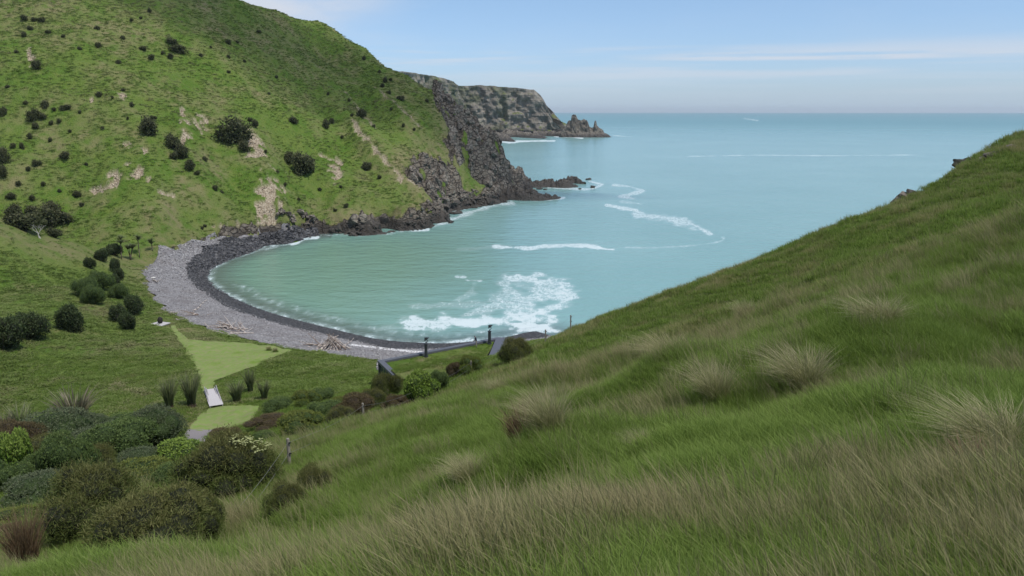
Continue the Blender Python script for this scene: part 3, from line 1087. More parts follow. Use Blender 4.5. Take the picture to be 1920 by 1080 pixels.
cyv = ry[S_] + ny_[S_] * off
rimn = fbm(sq / 12, sq * 0, 4, 29) * 1.2 * (1 - fade)
hz2 = hz + rimn
Vc = np.stack([cxv.ravel(), cyv.ravel(), hz2.ravel()], 1)
Fc = grid_faces(ns, ntv)
# plateau going back from the rim
npv = 14
uu = np.linspace(0, 1, npv)
S2, U2 = np.meshgrid(np.arange(ns), uu, indexing='ij')
px_ = rx[S2] + (-0.35) * U2 * 420 * (1 - 0.0)
py_ = ry[S2] + U2 * 420
pz_ = rz[S2] + rimn[:, :1] * (1 - U2) - U2 * 16 + fbm(px_ / 60, py_ / 60, 3, 41) * 3 * U2
pz_ = np.where(S2 > ns - 70, rz[S2] - U2 * 5, pz_)
Vp = np.stack([px_.ravel(), py_.ravel(), pz_.ravel()], 1)
Fp = grid_faces(ns, npv)[:, ::-1] + len(Vc)
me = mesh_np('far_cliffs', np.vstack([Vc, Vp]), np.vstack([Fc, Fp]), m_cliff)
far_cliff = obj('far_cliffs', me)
tag(far_cliff, kind='structure')

# low rock shelf at the foot of the far cliffs
m_shelf, t, b = mat('dark_shore_rock', 0.8, 0.35)
tb = TB(t)
P = tb.pos()
rc, rh = rock_color(tb, P, low=(0.040, 0.036, 0.032), zlo=2.0, zhi=7.5)
tb.l(rc, b.inputs['Base Color'])
tb.l(tb.bump(rh, 0.8, 0.4), b.inputs['Normal'])


def rock_ridge(name, pts, widths, heights, seed, rough=1.0, step=0.8, m=None, sub=-1.0, fine=2.2, kindtag=None):
    """a long rough rock standing in the water; pts in the plan, heights along it"""
    pts = np.array([p[:2] for p in pts], float)
    s_ = np.concatenate([[0], np.cumsum(np.hypot(*np.diff(pts, axis=0).T))])
    n = max(12, int(s_[-1] / step))
    q_ = np.linspace(0, s_[-1], n)
    x_ = np.interp(q_, s_, pts[:, 0])
    y_ = np.interp(q_, s_, pts[:, 1])
    w_ = np.interp(q_, s_, widths)
    h_ = np.interp(q_, s_, heights)
    tx2, ty2 = np.gradient(x_), np.gradient(y_)
    l2 = np.hypot(tx2, ty2)
    nx2, ny2 = -ty2 / l2, tx2 / l2
    m_ = max(14, int(max(widths) * 2 / step))
    u = np.linspace(-1, 1, m_)
    I, U = np.meshgrid(np.arange(n), u, indexing='ij')
    X = x_[I] + nx2[I] * U * w_[I]
    Y = y_[I] + ny2[I] * U * w_[I]
    prof_ = np.clip(1 - np.abs(U) ** 2.4, 0, 1)
    nz_ = ridged(X / (fine * 2.2), Y / (fine * 2.2), 4, seed)
    nz2 = ridged(X / fine * 1.3, Y / fine * 1.3, 3, seed + 7)
    Z = sub + (h_[I] - sub) * prof_ * (1 + rough * (0.75 * (nz_ - 0.55) + 0.35 * (nz2 - 0.5)))
    X = X + fbm(X / fine, Y / fine, 2, seed + 3) * fine * 0.3
    Y = Y + fbm(X / fine + 9, Y / fine, 2, seed + 4) * fine * 0.3
    me_ = mesh_np(name, np.stack([X.ravel(), Y.ravel(), Z.ravel()], 1), grid_faces(n, m_), m or m_shelf, False)
    return obj(name, me_)


o = rock_ridge('rock_shelf', [PZ(905, 262, 0), PZ(940, 263, 0), PZ(962, 266, 0)], [22, 16, 4], [14, 9, 2], 3, 1.0, 2.0, fine=7)
tag(o, 'low black rock shelf in the surf below the far cliffs, nearest the headland', 'rock shelf')
o = rock_ridge('rock_shelf', [PZ(950, 256, 0), PZ(985, 257, 0), PZ(1012, 259, 0), PZ(1019, 260, 0)], [26, 20, 14, 3], [12, 8, 5, 1], 13, 1.0, 2.0, fine=7)
tag(o, 'thin dark rock shelf reaching into the surf at the middle of the far cliffs', 'rock shelf')
o = rock_ridge('rock_shelf', [PZ(1000, 255, 0), PZ(1030, 255, 0), PZ(1060, 256, 0)], [16, 14, 10], [10, 9, 8], 23, 0.9, 2.0, fine=7)
tag(o, 'black wave-washed rock apron between the far cliffs and the pinnacle islet', 'rock shelf')

# pinnacle islet off the far point
ST = [(1047, 257.5), (1050, 248), (1056, 242), (1060, 239), (1062, 232), (1065, 227), (1070, 226), (1071.5, 217), (1074, 214.5), (1079, 215), (1081, 220), (1083, 224), (1090, 226), (1094, 224), (1099, 225), (1102, 231), (1104, 237),
      (1108, 239), (1112, 238.5), (1114, 229), (1115.5, 226), (1117, 227), (1118.5, 235), (1122, 239), (1126, 241), (1130, 244), (1132, 249), (1136, 250), (1141, 253), (1146, 257.5)]
YS = 1300.0
sp_ = np.array([PY(a, b_, YS) for a, b_ in ST])
n1 = 220
xs = np.linspace(sp_[0, 0], sp_[-1, 0], n1)
hs = np.interp(xs, sp_[:, 0], sp_[:, 2] - 0)
base_y = PZ(1100, 257.5, 0)[1] - YS
m1 = 64
u = np.linspace(-1, 1, m1)
I, U = np.meshgrid(np.arange(n1), u, indexing='ij')
hh_ = np.maximum(hs[I], 0.3)
wid = 6 + 14 * np.sin(np.clip((xs - xs[0]) / (xs[-1] - xs[0]), 0, 1) * math.pi)[I]
e = np.clip((np.abs(U) - 0.05) / 0.95, 0, 1)
low_ = np.minimum(hh_, 9.0)
prof_ = low_ * (1 - e ** 2.2) + (hh_ - low_) * (1 - sstep(np.abs(U) + 0.12 * fbm(xs[I] / 4, U * 3, 3, 3), 0.12, 0.42))
X = xs[I] + 0 * U
Y = YS + base_y * 0.4 + U * wid
Z = prof_ * (1 + 0.14 * (ridged(X / 7, Y / 7, 4, 81) - 0.6) * (e > 0.02)) - 1.5 * e
me = mesh_np('pinnacle_islet', np.stack([X.ravel(), Y.ravel() + (fbm(X / 5, Z / 5, 3, 6) * 3).ravel(), Z.ravel()], 1), grid_faces(n1, m1), m_shelf, False)
islet = obj('pinnacle_islet', me)
tag(islet, 'jagged dark rock islet with two pinnacles off the end of the far cliffs', 'sea stack')
# its own darker rock: same material, dark foot comes from the height
print('cliffs', round(time.time() - T0, 1))

rng = np.random.default_rng(7)
random.seed(7)

# ------------------------------------------------------------------ plant materials


def leaf_mat(name, root, mid, tip, dryc=None, transl=0.3, rough=0.75, var=0.35, inst=True, objvar=False):
    """blade / leaf colour: root to tip along attribute h, per leaf variation from attribute rnd"""
    m = bpy.data.materials.new(name)
    m.use_nodes = True
    t = m.node_tree
    t.nodes.clear()
    tb = TB(t)
    out = tb.n('ShaderNodeOutputMaterial')
    bs = tb.n('ShaderNodeBsdfPrincipled')
    bs.inputs['Roughness'].default_value = rough
    bs.inputs['Specular IOR Level'].default_value = 0.2
    tr = tb.n('ShaderNodeBsdfTranslucent')
    mixs = tb.n('ShaderNodeMixShader')
    mixs.inputs[0].default_value = transl
    h = tb.attr('h')
    rnd = tb.attr('rnd')
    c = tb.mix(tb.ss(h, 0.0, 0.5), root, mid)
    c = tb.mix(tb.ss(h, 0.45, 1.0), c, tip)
    c = tb.mix(tb.ss(rnd, 0.0, 1.0), tb.mix(var, c, (0.02, 0.035, 0.008)), tb.mix(var * 0.5, c, (0.30, 0.31, 0.15)))
    if dryc is not None:
        ti = tb.attr('tint', inst=True)
        dm = tb.m('MULTIPLY', ti, tb.m('MULTIPLY_ADD', h, 0.75, 0.35))
        dm = tb.m('ADD', dm, tb.m('MULTIPLY_ADD', rnd, 0.4, -0.2))
        c = tb.mix(tb.ss(dm, 0.1, 0.95), c, dryc)
    if objvar:
        oi = tb.n('ShaderNodeObjectInfo')
        c = tb.mix(tb.m('MULTIPLY', oi.outputs['Random'], 0.35), c, tb.mix(1.0, c, (0.55, 0.62, 0.5), 'MULTIPLY'))
    tb.l(c, bs.inputs['Base Color'])
    tb.l(c, tr.inputs['Color'])
    tb.l(bs.outputs[0], mixs.inputs[1])
    tb.l(tr.outputs[0], mixs.inputs[2])
    tb.l(mixs.outputs[0], out.inputs['Surface'])
    return m


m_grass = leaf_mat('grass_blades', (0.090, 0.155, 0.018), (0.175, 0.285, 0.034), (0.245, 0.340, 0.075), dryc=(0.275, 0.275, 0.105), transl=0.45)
m_seed = leaf_mat('seed_stalks', (0.11, 0.15, 0.035), (0.21, 0.22, 0.09), (0.36, 0.31, 0.16), dryc=(0.38, 0.325, 0.18), transl=0.3)
m_tuss = leaf_mat('tussock_blades', (0.12, 0.18, 0.035), (0.30, 0.31, 0.12), (0.50, 0.43, 0.27), transl=0.25)
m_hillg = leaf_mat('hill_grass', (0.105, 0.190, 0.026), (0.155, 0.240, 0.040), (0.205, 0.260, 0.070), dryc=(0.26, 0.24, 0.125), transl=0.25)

# blades -----------------------------------------------------------


def blades(n, spread, hmin, hmax, width, lean, wind=(-0.30, 0.02), segs=2, seed=1, head=0.0, curl=0.5, radial=0.0):
    """numpy arrays of n curved blades; returns verts, tris, h, rnd"""
    g = np.random.default_rng(seed)
    a = g.uniform(0, 2 * math.pi, n)
    rad = spread * np.sqrt(g.uniform(0, 1, n))
    bx_, by_ = rad * np.cos(a), rad * np.sin(a)
    hgt = g.uniform(hmin, hmax, n)
    la = g.uniform(0, 2 * math.pi, n)
    lx = lean * g.uniform(0.2, 1, n) * np.cos(la) + wind[0] + radial * np.cos(a)
    ly = lean * g.uniform(0.2, 1, n) * np.sin(la) + wind[1] + radial * np.sin(a)
    fa = g.uniform(0, math.pi, n)
    wx, wy = np.cos(fa), np.sin(fa)
    rn = g.uniform(0, 1, n)
    V_, Hh, Rr = [], [], []
    levels = np.linspace(0, 1, segs + 1)
    for t_ in levels[:-1]:
        w_ = width * (1 - 0.45 * t_)
        if head and t_ > 0.5:
            w_ = width * head
        px2 = bx_ + lx * hgt * (t_ ** (1 + curl))
        py2 = by_ + ly * hgt * (t_ ** (1 + curl))
        pz2 = hgt * t_ * (1 - 0.18 * t_ * (np.hypot(lx, ly)))
        for s_ in (-0.5, 0.5):
            V_.append(np.stack([px2 + wx * w_ * s_, py2 + wy * w_ * s_, pz2], 1))
            Hh.append(np.full(n, t_))
            Rr.append(rn)
    px2 = bx_ + lx * hgt
    py2 = by_ + ly * hgt
    pz2 = hgt * (1 - 0.18 * np.hypot(lx, ly) - 0.12 * np.maximum(0, np.hypot(lx, ly) - 0.6))
    V_.append(np.stack([px2, py2, pz2], 1))
    Hh.append(np.ones(n))
    Rr.append(rn)
    k = len(V_)
    V_ = np.stack(V_, 1).reshape(-1, 3)
    Hh = np.stack(Hh, 1).ravel()
    Rr = np.stack(Rr, 1).ravel()
    tri = []
    base = np.arange(n) * k
    for s_ in range(segs - 1):
        i0 = 2 * s_
        tri.append(np.stack([base + i0, base + i0 + 1, base + i0 + 3], 1))
        tri.append(np.stack([base + i0, base + i0 + 3, base + i0 + 2], 1))
    i0 = 2 * (segs - 1)
    tri.append(np.stack([base + i0, base + i0 + 1, base + i0 + 2], 1))
    return V_, np.vstack(tri), Hh, Rr


def blade_mesh(name, parts, mats):
    """parts: list of (blades tuple, material index)"""
    Vs, Fs, Hs, Rs, Ms = [], [], [], [], []
    o_ = 0
    for (v_, f_, h_, r_), mi in parts:
        Vs.append(v_)
        Fs.append(f_ + o_)
        Hs.append(h_)
        Rs.append(r_)
        Ms.append(np.full(len(f_), mi))
        o_ += len(v_)
    me_ = mesh_np(name, np.vstack(Vs), np.vstack(Fs), None, False)
    for m_ in mats:
        me_.materials.append(m_)
    me_.polygons.foreach_set('material_index', np.concatenate(Ms).astype(np.int32))
    attrs(me_, h=np.concatenate(Hs), rnd=np.concatenate(Rs))
    return me_


PROTO = {}


def proto_coll(name, meshes):
    c_ = bpy.data.collections.new(name)
    for i, me_ in enumerate(meshes):
        o_ = bpy.data.objects.new('%s_%02d' % (name, i), me_)
        c_.objects.link(o_)
    return c_


def scatter(name, coll, x, y, z, scale, idx, tint, rotz=None, rot=None, scz=None, parent=None):
    n = len(x)
    me_ = bpy.data.meshes.new(name)
    me_.vertices.add(n)
    me_.vertices.foreach_set('co', np.stack([x, y, z], 1).astype(np.float32).ravel())
    a = me_.attributes.new('scl', 'FLOAT_VECTOR', 'POINT')
    sz = scale if scz is None else scz
    a.data.foreach_set('vector', np.stack([scale, scale, sz], 1).astype(np.float32).ravel())
    a = me_.attributes.new('rot', 'FLOAT_VECTOR', 'POINT')
    if rot is None:
        rot = np.stack([np.zeros(n), np.zeros(n), rotz if rotz is not None else np.zeros(n)], 1)
    a.data.foreach_set('vector', rot.astype(np.float32).ravel())
    a = me_.attributes.new('idx', 'INT', 'POINT')
    a.data.foreach_set('value', idx.astype(np.int32))
    a = me_.attributes.new('tint', 'FLOAT', 'POINT')
    a.data.foreach_set('value', np.clip(tint, 0, 1).astype(np.float32))
    o_ = obj(name, me_, parent)
    g_ = bpy.data.node_groups.new(name, 'GeometryNodeTree')
    g_.interface.new_socket('Geometry', in_out='INPUT', socket_type='NodeSocketGeometry')
    g_.interface.new_socket('Geometry', in_out='OUTPUT', socket_type='NodeSocketGeometry')
    gi = g_.nodes.new('NodeGroupInput')
    go = g_.nodes.new('NodeGroupOutput')
    iop = g_.nodes.new('GeometryNodeInstanceOnPoints')
    ci = g_.nodes.new('GeometryNodeCollectionInfo')
    ci.inputs['Collection'].default_value = coll
    ci.inputs['Separate Children'].default_value = True
    ci.inputs['Reset Children'].default_value = True

    def na(nm, ty):
        q_ = g_.nodes.new('GeometryNodeInputNamedAttribute')
        q_.data_type = ty
        q_.inputs['Name'].default_value = nm
        return q_.outputs['Attribute']
    g_.links.new(gi.outputs[0], iop.inputs['Points'])
    g_.links.new(ci.outputs[0], iop.inputs['Instance'])
    iop.inputs['Pick Instance'].default_value = True
    g_.links.new(na('idx', 'INT'), iop.inputs['Instance Index'])
    e2r = g_.nodes.new('FunctionNodeEulerToRotation')
    g_.links.new(na('rot', 'FLOAT_VECTOR'), e2r.inputs[0])
    g_.links.new(e2r.outputs[0], iop.inputs['Rotation'])
    g_.links.new(na('scl', 'FLOAT_VECTOR'), iop.inputs['Scale'])
    g_.links.new(iop.outputs[0], go.inputs[0])
    md = o_.modifiers.new('scatter', 'NODES')
    md.node_group = g_
    tag(o_, kind='stuff')
    return o_


# grass of the near hillside ---------------------------------------
gm_ = []  # meshes of the tufts
for i in range(4):      # 0-3 lush
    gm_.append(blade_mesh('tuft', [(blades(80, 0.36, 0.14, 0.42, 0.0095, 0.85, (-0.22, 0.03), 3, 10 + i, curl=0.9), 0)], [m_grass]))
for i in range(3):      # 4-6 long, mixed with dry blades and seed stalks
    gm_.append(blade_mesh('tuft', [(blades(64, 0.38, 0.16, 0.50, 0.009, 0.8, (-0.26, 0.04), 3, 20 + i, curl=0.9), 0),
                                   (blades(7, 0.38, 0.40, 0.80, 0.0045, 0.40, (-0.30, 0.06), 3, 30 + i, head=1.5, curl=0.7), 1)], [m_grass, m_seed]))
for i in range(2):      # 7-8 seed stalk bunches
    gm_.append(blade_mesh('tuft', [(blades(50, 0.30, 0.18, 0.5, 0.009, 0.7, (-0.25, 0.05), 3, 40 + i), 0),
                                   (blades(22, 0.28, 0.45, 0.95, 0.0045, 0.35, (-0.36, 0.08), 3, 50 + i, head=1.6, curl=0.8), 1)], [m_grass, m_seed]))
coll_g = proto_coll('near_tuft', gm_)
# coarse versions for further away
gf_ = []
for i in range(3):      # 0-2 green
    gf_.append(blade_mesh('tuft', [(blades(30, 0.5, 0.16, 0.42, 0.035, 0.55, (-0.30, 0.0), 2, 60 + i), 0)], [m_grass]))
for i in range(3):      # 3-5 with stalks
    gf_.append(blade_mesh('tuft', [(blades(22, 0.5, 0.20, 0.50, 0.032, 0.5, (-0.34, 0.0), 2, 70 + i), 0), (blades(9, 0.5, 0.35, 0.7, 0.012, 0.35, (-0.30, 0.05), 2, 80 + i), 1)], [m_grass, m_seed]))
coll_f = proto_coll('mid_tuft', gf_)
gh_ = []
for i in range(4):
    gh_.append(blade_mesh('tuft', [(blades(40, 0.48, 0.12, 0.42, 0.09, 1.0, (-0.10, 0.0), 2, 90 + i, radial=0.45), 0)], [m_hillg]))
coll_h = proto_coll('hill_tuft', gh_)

# roof outline of the house (needed to keep the hill out of it)
ROOF_Z = 7.5
HA, HB, HC, HD = PZ(708, 680, ROOF_Z), PZ(931, 636, ROOF_Z), PZ(914, 677, ROOF_Z), PZ(737, 708, ROOF_Z)
HOUSE = [HA[:2], HB[:2], HC[:2], HD[:2]]


TSL = [(1258, 668, 125, 85, 'wide feathery pale tussock near the top of the near slope, left of centre right'), (1342, 745, 105, 80, 'dense straw-topped tussock on the near slope below the wide feathery one'),
       (1510, 715, 135, 80, 'broad sprawling straw tussock furthest right of the near slope row'), (1030, 868, 120, 98, 'large pale arching tussock beside the reddish brown fern on the near slope'),
       (935, 748, 50, 30, 'small faint straw tussock high on the left part of the near slope'), (1650, 640, 120, 46, 'flat wind-combed straw tussock on the upper right slope'),
       (1400, 600, 60, 40, 'small green-grey tussock near the slope crest, above the broad one'), (1210, 840, 70, 45, 'half-hidden tussock in the dark green hollow of the near slope'),
       (1870, 880, 190, 90, 'grey windswept tussock near the right edge of the picture'), (1290, 985, 90, 55, 'low straw tussock in the foreground grass, centre right'), (880, 940, 90, 60, 'straw tussock in the foreground left of the large arching one')]
FERNS = [(984, 832, 80, 105, 'reddish brown dead fern clump on the near slope beside the large arching tussock'), (52, 1078, 60, 110, 'dark brown dead stalky clump at the bottom left corner'), (1835, 935, 120, 80, 'dark brown dead clump in the grass at lower right')]
KEEPOUT = []
for a, b, w, h, lab in TSL + FERNS:
    p = hit(a, b)
    if p is not None:
        KEEPOUT.append((p[0], p[1], w * math.dist(p, (0, 0, CAM_H)) / FPX * 0.22))


def polar_pts(n, r0, r1, a0, a1, power, g):
    """random points of a ring sector, density falling with distance^power"""
    u_ = g.uniform(0, 1, n)
    k = 2 - power
    if abs(k) < 1e-6:
        r_ = r0 * (r1 / r0) ** u_
    else:
        r_ = (r0 ** k + u_ * (r1 ** k - r0 ** k)) ** (1 / k)
    a_ = g.uniform(math.radians(a0), math.radians(a1), n)
    return r_ * np.sin(a_), r_ * np.cos(a_)


def dryness(x, y):
    base_ = 0.06 + 1.15 * fbm(x / 4.0, y / 4.0, 3, 201) + 0.9 * fbm(x / 1.3, y / 1.3, 2, 203)
    return base_


def free_of_sheets(x, y):
    ok = np.ones(len(x), bool)
    for p_ in (BEACH_POLY, LAWN_POLY, LOWLAWN_POLY, GRAVEL_POLY, HOUSE):
        ok &= ~inpoly(x, y, p_)
    return ok


g = np.random.default_rng(11)
x1, y1 = polar_pts(76000, 2.4, 48, -42, 42, 1.25, g)
z1, mk = height(x1, y1)
ok = mk[2] | (y1 < 60)
ok &= mk[3] < 0.4
for kx, ky, kr in KEEPOUT:
    ok &= np.hypot(x1 - kx, y1 - ky) > kr
x1, y1, z1 = x1[ok], y1[ok], z1[ok]
r1 = np.hypot(x1, y1)
d1 = dryness(x1, y1) - 0.10 * (1 - sstep(r1, 6, 16))
u1 = g.uniform(0, 1, len(x1))
idx = np.where(u1 < 0.80 - 0.70 * d1, g.integers(0, 4, len(x1)), np.where(u1 < 1.0 - 0.26 * np.clip(d1, 0, 1), g.integers(4, 7, len(x1)), g.integers(7, 9, len(x1))))
lush = fbm(x1 / 3.0, y1 / 3.0, 2, 301)
sc = g.uniform(0.8, 1.25, len(x1)) * (1 + 0.5 * lush) * np.interp(r1, [2, 15, 48], [0.60, 0.88, 1.3])
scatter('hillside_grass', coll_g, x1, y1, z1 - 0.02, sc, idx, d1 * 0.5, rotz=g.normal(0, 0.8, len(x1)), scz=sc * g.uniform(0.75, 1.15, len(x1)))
# farther out on the same hill and down the shrubby slope
x2, y2 = polar_pts(80000, 38, 128, -42, 42, 0.9, g)
z2, mk = height(x2, y2)
ok = free_of_sheets(x2, y2) & (mk[3] < 0.4) & (z2 > 0.8)
x2, y2, z2 = x2[ok], y2[ok], z2[ok]
nr2 = mk[2][ok]
d2 = dryness(x2, y2) + nr2 * (0.16 + 0.30 * sstep(np.hypot(x2, y2), 55, 85)) - 0.25 * (~nr2)
u2 = g.uniform(0, 1, len(x2))
idx = np.where(u2 < 0.80 - 0.5 * d2, g.integers(0, 3, len(x2)), g.integers(3, 6, len(x2)))
sc = g.uniform(0.7, 1.3, len(x2)) * np.where(nr2, 1.1, 0.8)
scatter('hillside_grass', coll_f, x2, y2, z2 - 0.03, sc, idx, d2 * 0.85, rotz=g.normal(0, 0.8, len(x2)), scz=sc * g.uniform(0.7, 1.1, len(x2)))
# meadow and spur
x3, y3 = polar_pts(56000, 100, 215, -36, 6, 0.6, g)
z3, mk = height(x3, y3)
ok = free_of_sheets(x3, y3) & (mk[3] < 0.3) & (z3 > 1.5) & (~mk[2]) & (mk[5] < 0.5)
# the spur crest is short turf
x3, y3, z3 = x3[ok], y3[ok], z3[ok]
d3 = 0.30 + 1.0 * fbm(x3 / 9, y3 / 9, 3, 211) + 0.5 * fbm(x3 / 2.5, y3 / 2.5, 2, 213)
spd3, _, _ = segdist(x3, y3, [PY(a, b, Y - 4) for a, b, Y in SPUR])
sp_ok = (spd3 > 13) | (g.uniform(0, 1, len(x3)) < 0.12)
x3, y3, z3, d3 = x3[sp_ok], y3[sp_ok], z3[sp_ok], d3[sp_ok]
sc = g.uniform(0.6, 1.25, len(x3)) * (1 + 0.5 * fbm(x3 / 3, y3 / 3, 2, 217))
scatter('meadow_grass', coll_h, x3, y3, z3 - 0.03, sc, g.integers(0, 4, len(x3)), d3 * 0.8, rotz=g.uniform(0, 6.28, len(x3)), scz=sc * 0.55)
# headland
x4, y4 = polar_pts(95000, 200, 470, -38, 3, 0.0, g)
z4, mk = height(x4, y4)
ok = free_of_sheets(x4, y4) & (mk[3] < 0.35) & (mk[4] < 0.3) & (z4 > 2.0) & (mk[5] > 0.5)
cl4 = fbm(x4 / 6.0, y4 / 6.0, 3, 221) + 0.15
up = sstep(z4, 25, 60)
ok &= g.uniform(0, 1, len(x4)) < np.clip(0.45 + 1.3 * cl4 + 0.35 * up, 0.15, 1)
x4, y4, z4 = x4[ok], y4[ok], z4[ok]
d4 = 0.10 + 0.8 * fbm(x4 / 20, y4 / 20, 3, 223) + 0.9 * fbm(x4 / 3, y4 / 3, 2, 227) + 0.28 * sstep(z4, 30, 70)
sc = g.uniform(0.5, 1.25, len(x4)) ** 1.3 * 1.15
scatter('headland_tussock', coll_h, x4, y4, z4 - 0.05, sc, g.integers(0, 4, len(x4)), d4, rotz=g.uniform(0, 6.28, len(x4)), scz=sc * g.uniform(0.6, 1.1, len(x4)))
print('grass', len(x1), len(x2), len(x3), len(x4), round(time.time() - T0, 1))

# ------------------------------------------------------------------ rocks
m_rock, t, b = mat('boulder_rock', 0.85, 0.3)
tb = TB(t)
P = tb.pos()
rc, rh = rock_color(tb, P, low=(0.042, 0.038, 0.033), zlo=2.4, zhi=5.5)
tb.l(rc, b.inputs['Base Color'])
tb.l(tb.bump(rh, 0.7, 0.2), b.inputs['Normal'])
m_cob, t, b = mat('dark_cobble', 0.6, 0.4)
tb = TB(t)
oi = tb.attr('tint', inst=True)
cc = tb.mix(oi, (0.026, 0.026, 0.028), (0.135, 0.132, 0.132))
tb.l(tb.mix(tb.noise(3.0, 3, 0.6, tb.pos()), tb.mix(0.5, cc, (0.012, 0.012, 0.014)), cc), b.inputs['Base Color'])
m_peb, t, b = mat('pale_cobble', 0.85, 0.25)
tb = TB(t)
oi = tb.attr('tint', inst=True)
tb.l(tb.mix(oi, (0.10, 0.095, 0.10), (0.40, 0.39, 0.38)), b.inputs['Base Color'])


def rock_mesh(name, seed, m, npts=16, sub=0, squash=0.7, rough=0.12):
    r_ = random.Random(seed)
    bm = bmesh.new()
    for _ in range(npts):
        v = Vector((r_.gauss(0, 1), r_.gauss(0, 1), r_.gauss(0, 1))).normalized()
        v *= r_.uniform(0.75, 1.05)
        v.z *= squash
        bm.verts.new(v)
    bmesh.ops.convex_hull(bm, input=bm.verts)
    bmesh.ops.delete(bm, geom=[v for v in bm.verts if not v.link_faces], context='VERTS')
    if sub:
        bmesh.ops.triangulate(bm, faces=bm.faces)
        bmesh.ops.subdivide_edges(bm, edges=bm.edges, cuts=sub, use_grid_fill=True)
        for v in bm.verts:
            n_ = mnoise.fractal(v.co * 1.7 + Vector((seed, 0, 0)), 1.0, 2.0, 4)
            n2 = mnoise.noise(v.co * 5 + Vector((0, seed, 0)))
            v.co *= 1 + rough * n_ + 0.03 * n2
    bmesh.ops.recalc_face_normals(bm, faces=bm.faces)
    me_ = bpy.data.meshes.new(name)
    bm.to_mesh(me_)
    bm.free()
    me_.materials.append(m)
    for p_ in me_.polygons:
        p_.use_smooth = False
    return me_


coll_cob = proto_coll('cobble', [rock_mesh('cobble', 300 + i, m_cob, 12) for i in range(6)])
coll_peb = proto_coll('pebble', [rock_mesh('pebble', 320 + i, m_peb, 10, squash=0.5) for i in range(5)])
coll_bld = proto_coll('bould', [rock_mesh('bould', 340 + i, m_rock, 15, 2, 0.75, 0.2) for i in range(6)])

g = np.random.default_rng(21)
in_r = a_in
out_r = resample(out2, 420)
n = 15000
al_ = g.uniform(0.02, 1, n)
dbv = np.interp(al_, [0, 0.15, 0.3, 0.5, 0.62, 0.72, 0.8, 0.88, 1.0], [0.56, 0.57, 0.60, 0.62, 0.58, 0.46, 0.34, 0.12, 0.0])
uu_ = dbv + (1 - dbv) * g.uniform(-0.05, 0.92, n) ** 1.0
ai = (al_ * 419)
k0 = ai.astype(int).clip(0, 418)
fr = (ai - k0)[:, None]
pi_ = in_r[k0] * (1 - fr) + in_r[k0 + 1] * fr
po_ = out_r[k0] * (1 - fr) + out_r[k0 + 1] * fr
pp = pi_ * (1 - uu_[:, None]) + po_ * uu_[:, None]
zc = height(pp[:, 0], pp[:, 1])[0]
okc = zc > -0.35
pp, zc, al_ = pp[okc], zc[okc], al_[okc]
bigr = np.interp(al_, [0, 0.4, 0.6, 0.75, 1.0], [0.10, 0.13, 0.22, 0.42, 0.55])
sc = bigr * g.uniform(0.5, 1.7, len(zc))
rot = g.uniform(-0.5, 0.5, (len(zc), 3))
rot[:, 2] = g.uniform(0, 6.28, len(zc))
scatter('dark_boulder_shore', coll_cob, pp[:, 0], pp[:, 1], zc + sc * 0.2, sc, g.integers(0, 6, len(zc)), g.uniform(0, 1, len(zc)) ** 1.5, rot=rot)
n = 14000
al_ = g.uniform(0.0, 0.86, n)
dbv = np.interp(al_, [0, 0.15, 0.3, 0.5, 0.62, 0.72, 0.8, 0.88, 1.0], [0.56, 0.57, 0.60, 0.62, 0.58, 0.46, 0.34, 0.12, 0.0])
uu_ = dbv * g.uniform(0.0, 1.05, n)
ai = (al_ * 419)
k0 = ai.astype(int).clip(0, 418)
fr = (ai - k0)[:, None]
pi_ = in_r[k0] * (1 - fr) + in_r[k0 + 1] * fr
po_ = out_r[k0] * (1 - fr) + out_r[k0 + 1] * fr
pp = pi_ * (1 - uu_[:, None]) + po_ * uu_[:, None]
zc = height(pp[:, 0], pp[:, 1])[0]
sc = g.uniform(0.06, 0.20, n) * np.interp(al_, [0, 0.5, 0.8], [0.9, 1.0, 1.9])
rot = g.uniform(-0.4, 0.4, (n, 3))
rot[:, 2] = g.uniform(0, 6.28, n)
scatter('beach_stones', coll_peb, pp[:, 0], pp[:, 1], zc + 0.06 + sc * 0.1, sc, g.integers(0, 5, n), g.uniform(0, 1, n), rot=rot)

# rubble along the foot of the headland: counted big rocks + a mass of small ones
head_shore = [PZ(a, b_, 0) for a, b_ in [(575, 446), (600, 442), (660, 440.5), (720, 438), (770, 433), (800, 429), (824, 420), (834, 404), (868, 394), (905, 388), (930, 384), (957, 379)]]
hs_ = resample(head_shore, 600)
tn = np.gradient(hs_, axis=0)
tn /= np.linalg.norm(tn, axis=1)[:, None]
nland = np.stack([-tn[:, 1], tn[:, 0]], 1)
n = 1500
k = g.integers(0, 600, n)
k = np.where(g.uniform(0, 1, n) < 0.45, g.integers(330, 600, n), k)
offd = g.uniform(-1.5, 7.0, n) * np.where(k > 330, 1.3, 0.6)
p_ = hs_[k] + nland[k] * offd[:, None]
zc = height(p_[:, 0], p_[:, 1])[0]
sc = g.uniform(0.35, 1.25, n) * np.where(k > 330, 1.15, 0.7)
rot = g.uniform(-0.6, 0.6, (n, 3))
rot[:, 2] = g.uniform(0, 6.28, n)
okc = (zc > -1.4) & (zc < 6.5)
scatter('headland_rubble', coll_bld, p_[okc, 0], p_[okc, 1], np.maximum(zc[okc], -0.4) + sc[okc] * 0.15, sc[okc], g.integers(0, 6, okc.sum()), g.uniform(0, 1, okc.sum()), rot=rot[okc])
n = 2600
xk, yk = g.uniform(-62, 12, n), g.uniform(240, 412, n)
zk, mkk = height(xk, yk)
okc = (mkk[3] > 0.75) & (mkk[0] > 0.5) & (~mkk[1])
okc &= fbm(xk / 8, yk / 8, 3, 505) > -0.12
xk, yk, zk = xk[okc], yk[okc], zk[okc]
sc = g.uniform(0.5, 1.0, len(xk)) ** 2.0 * 3.4
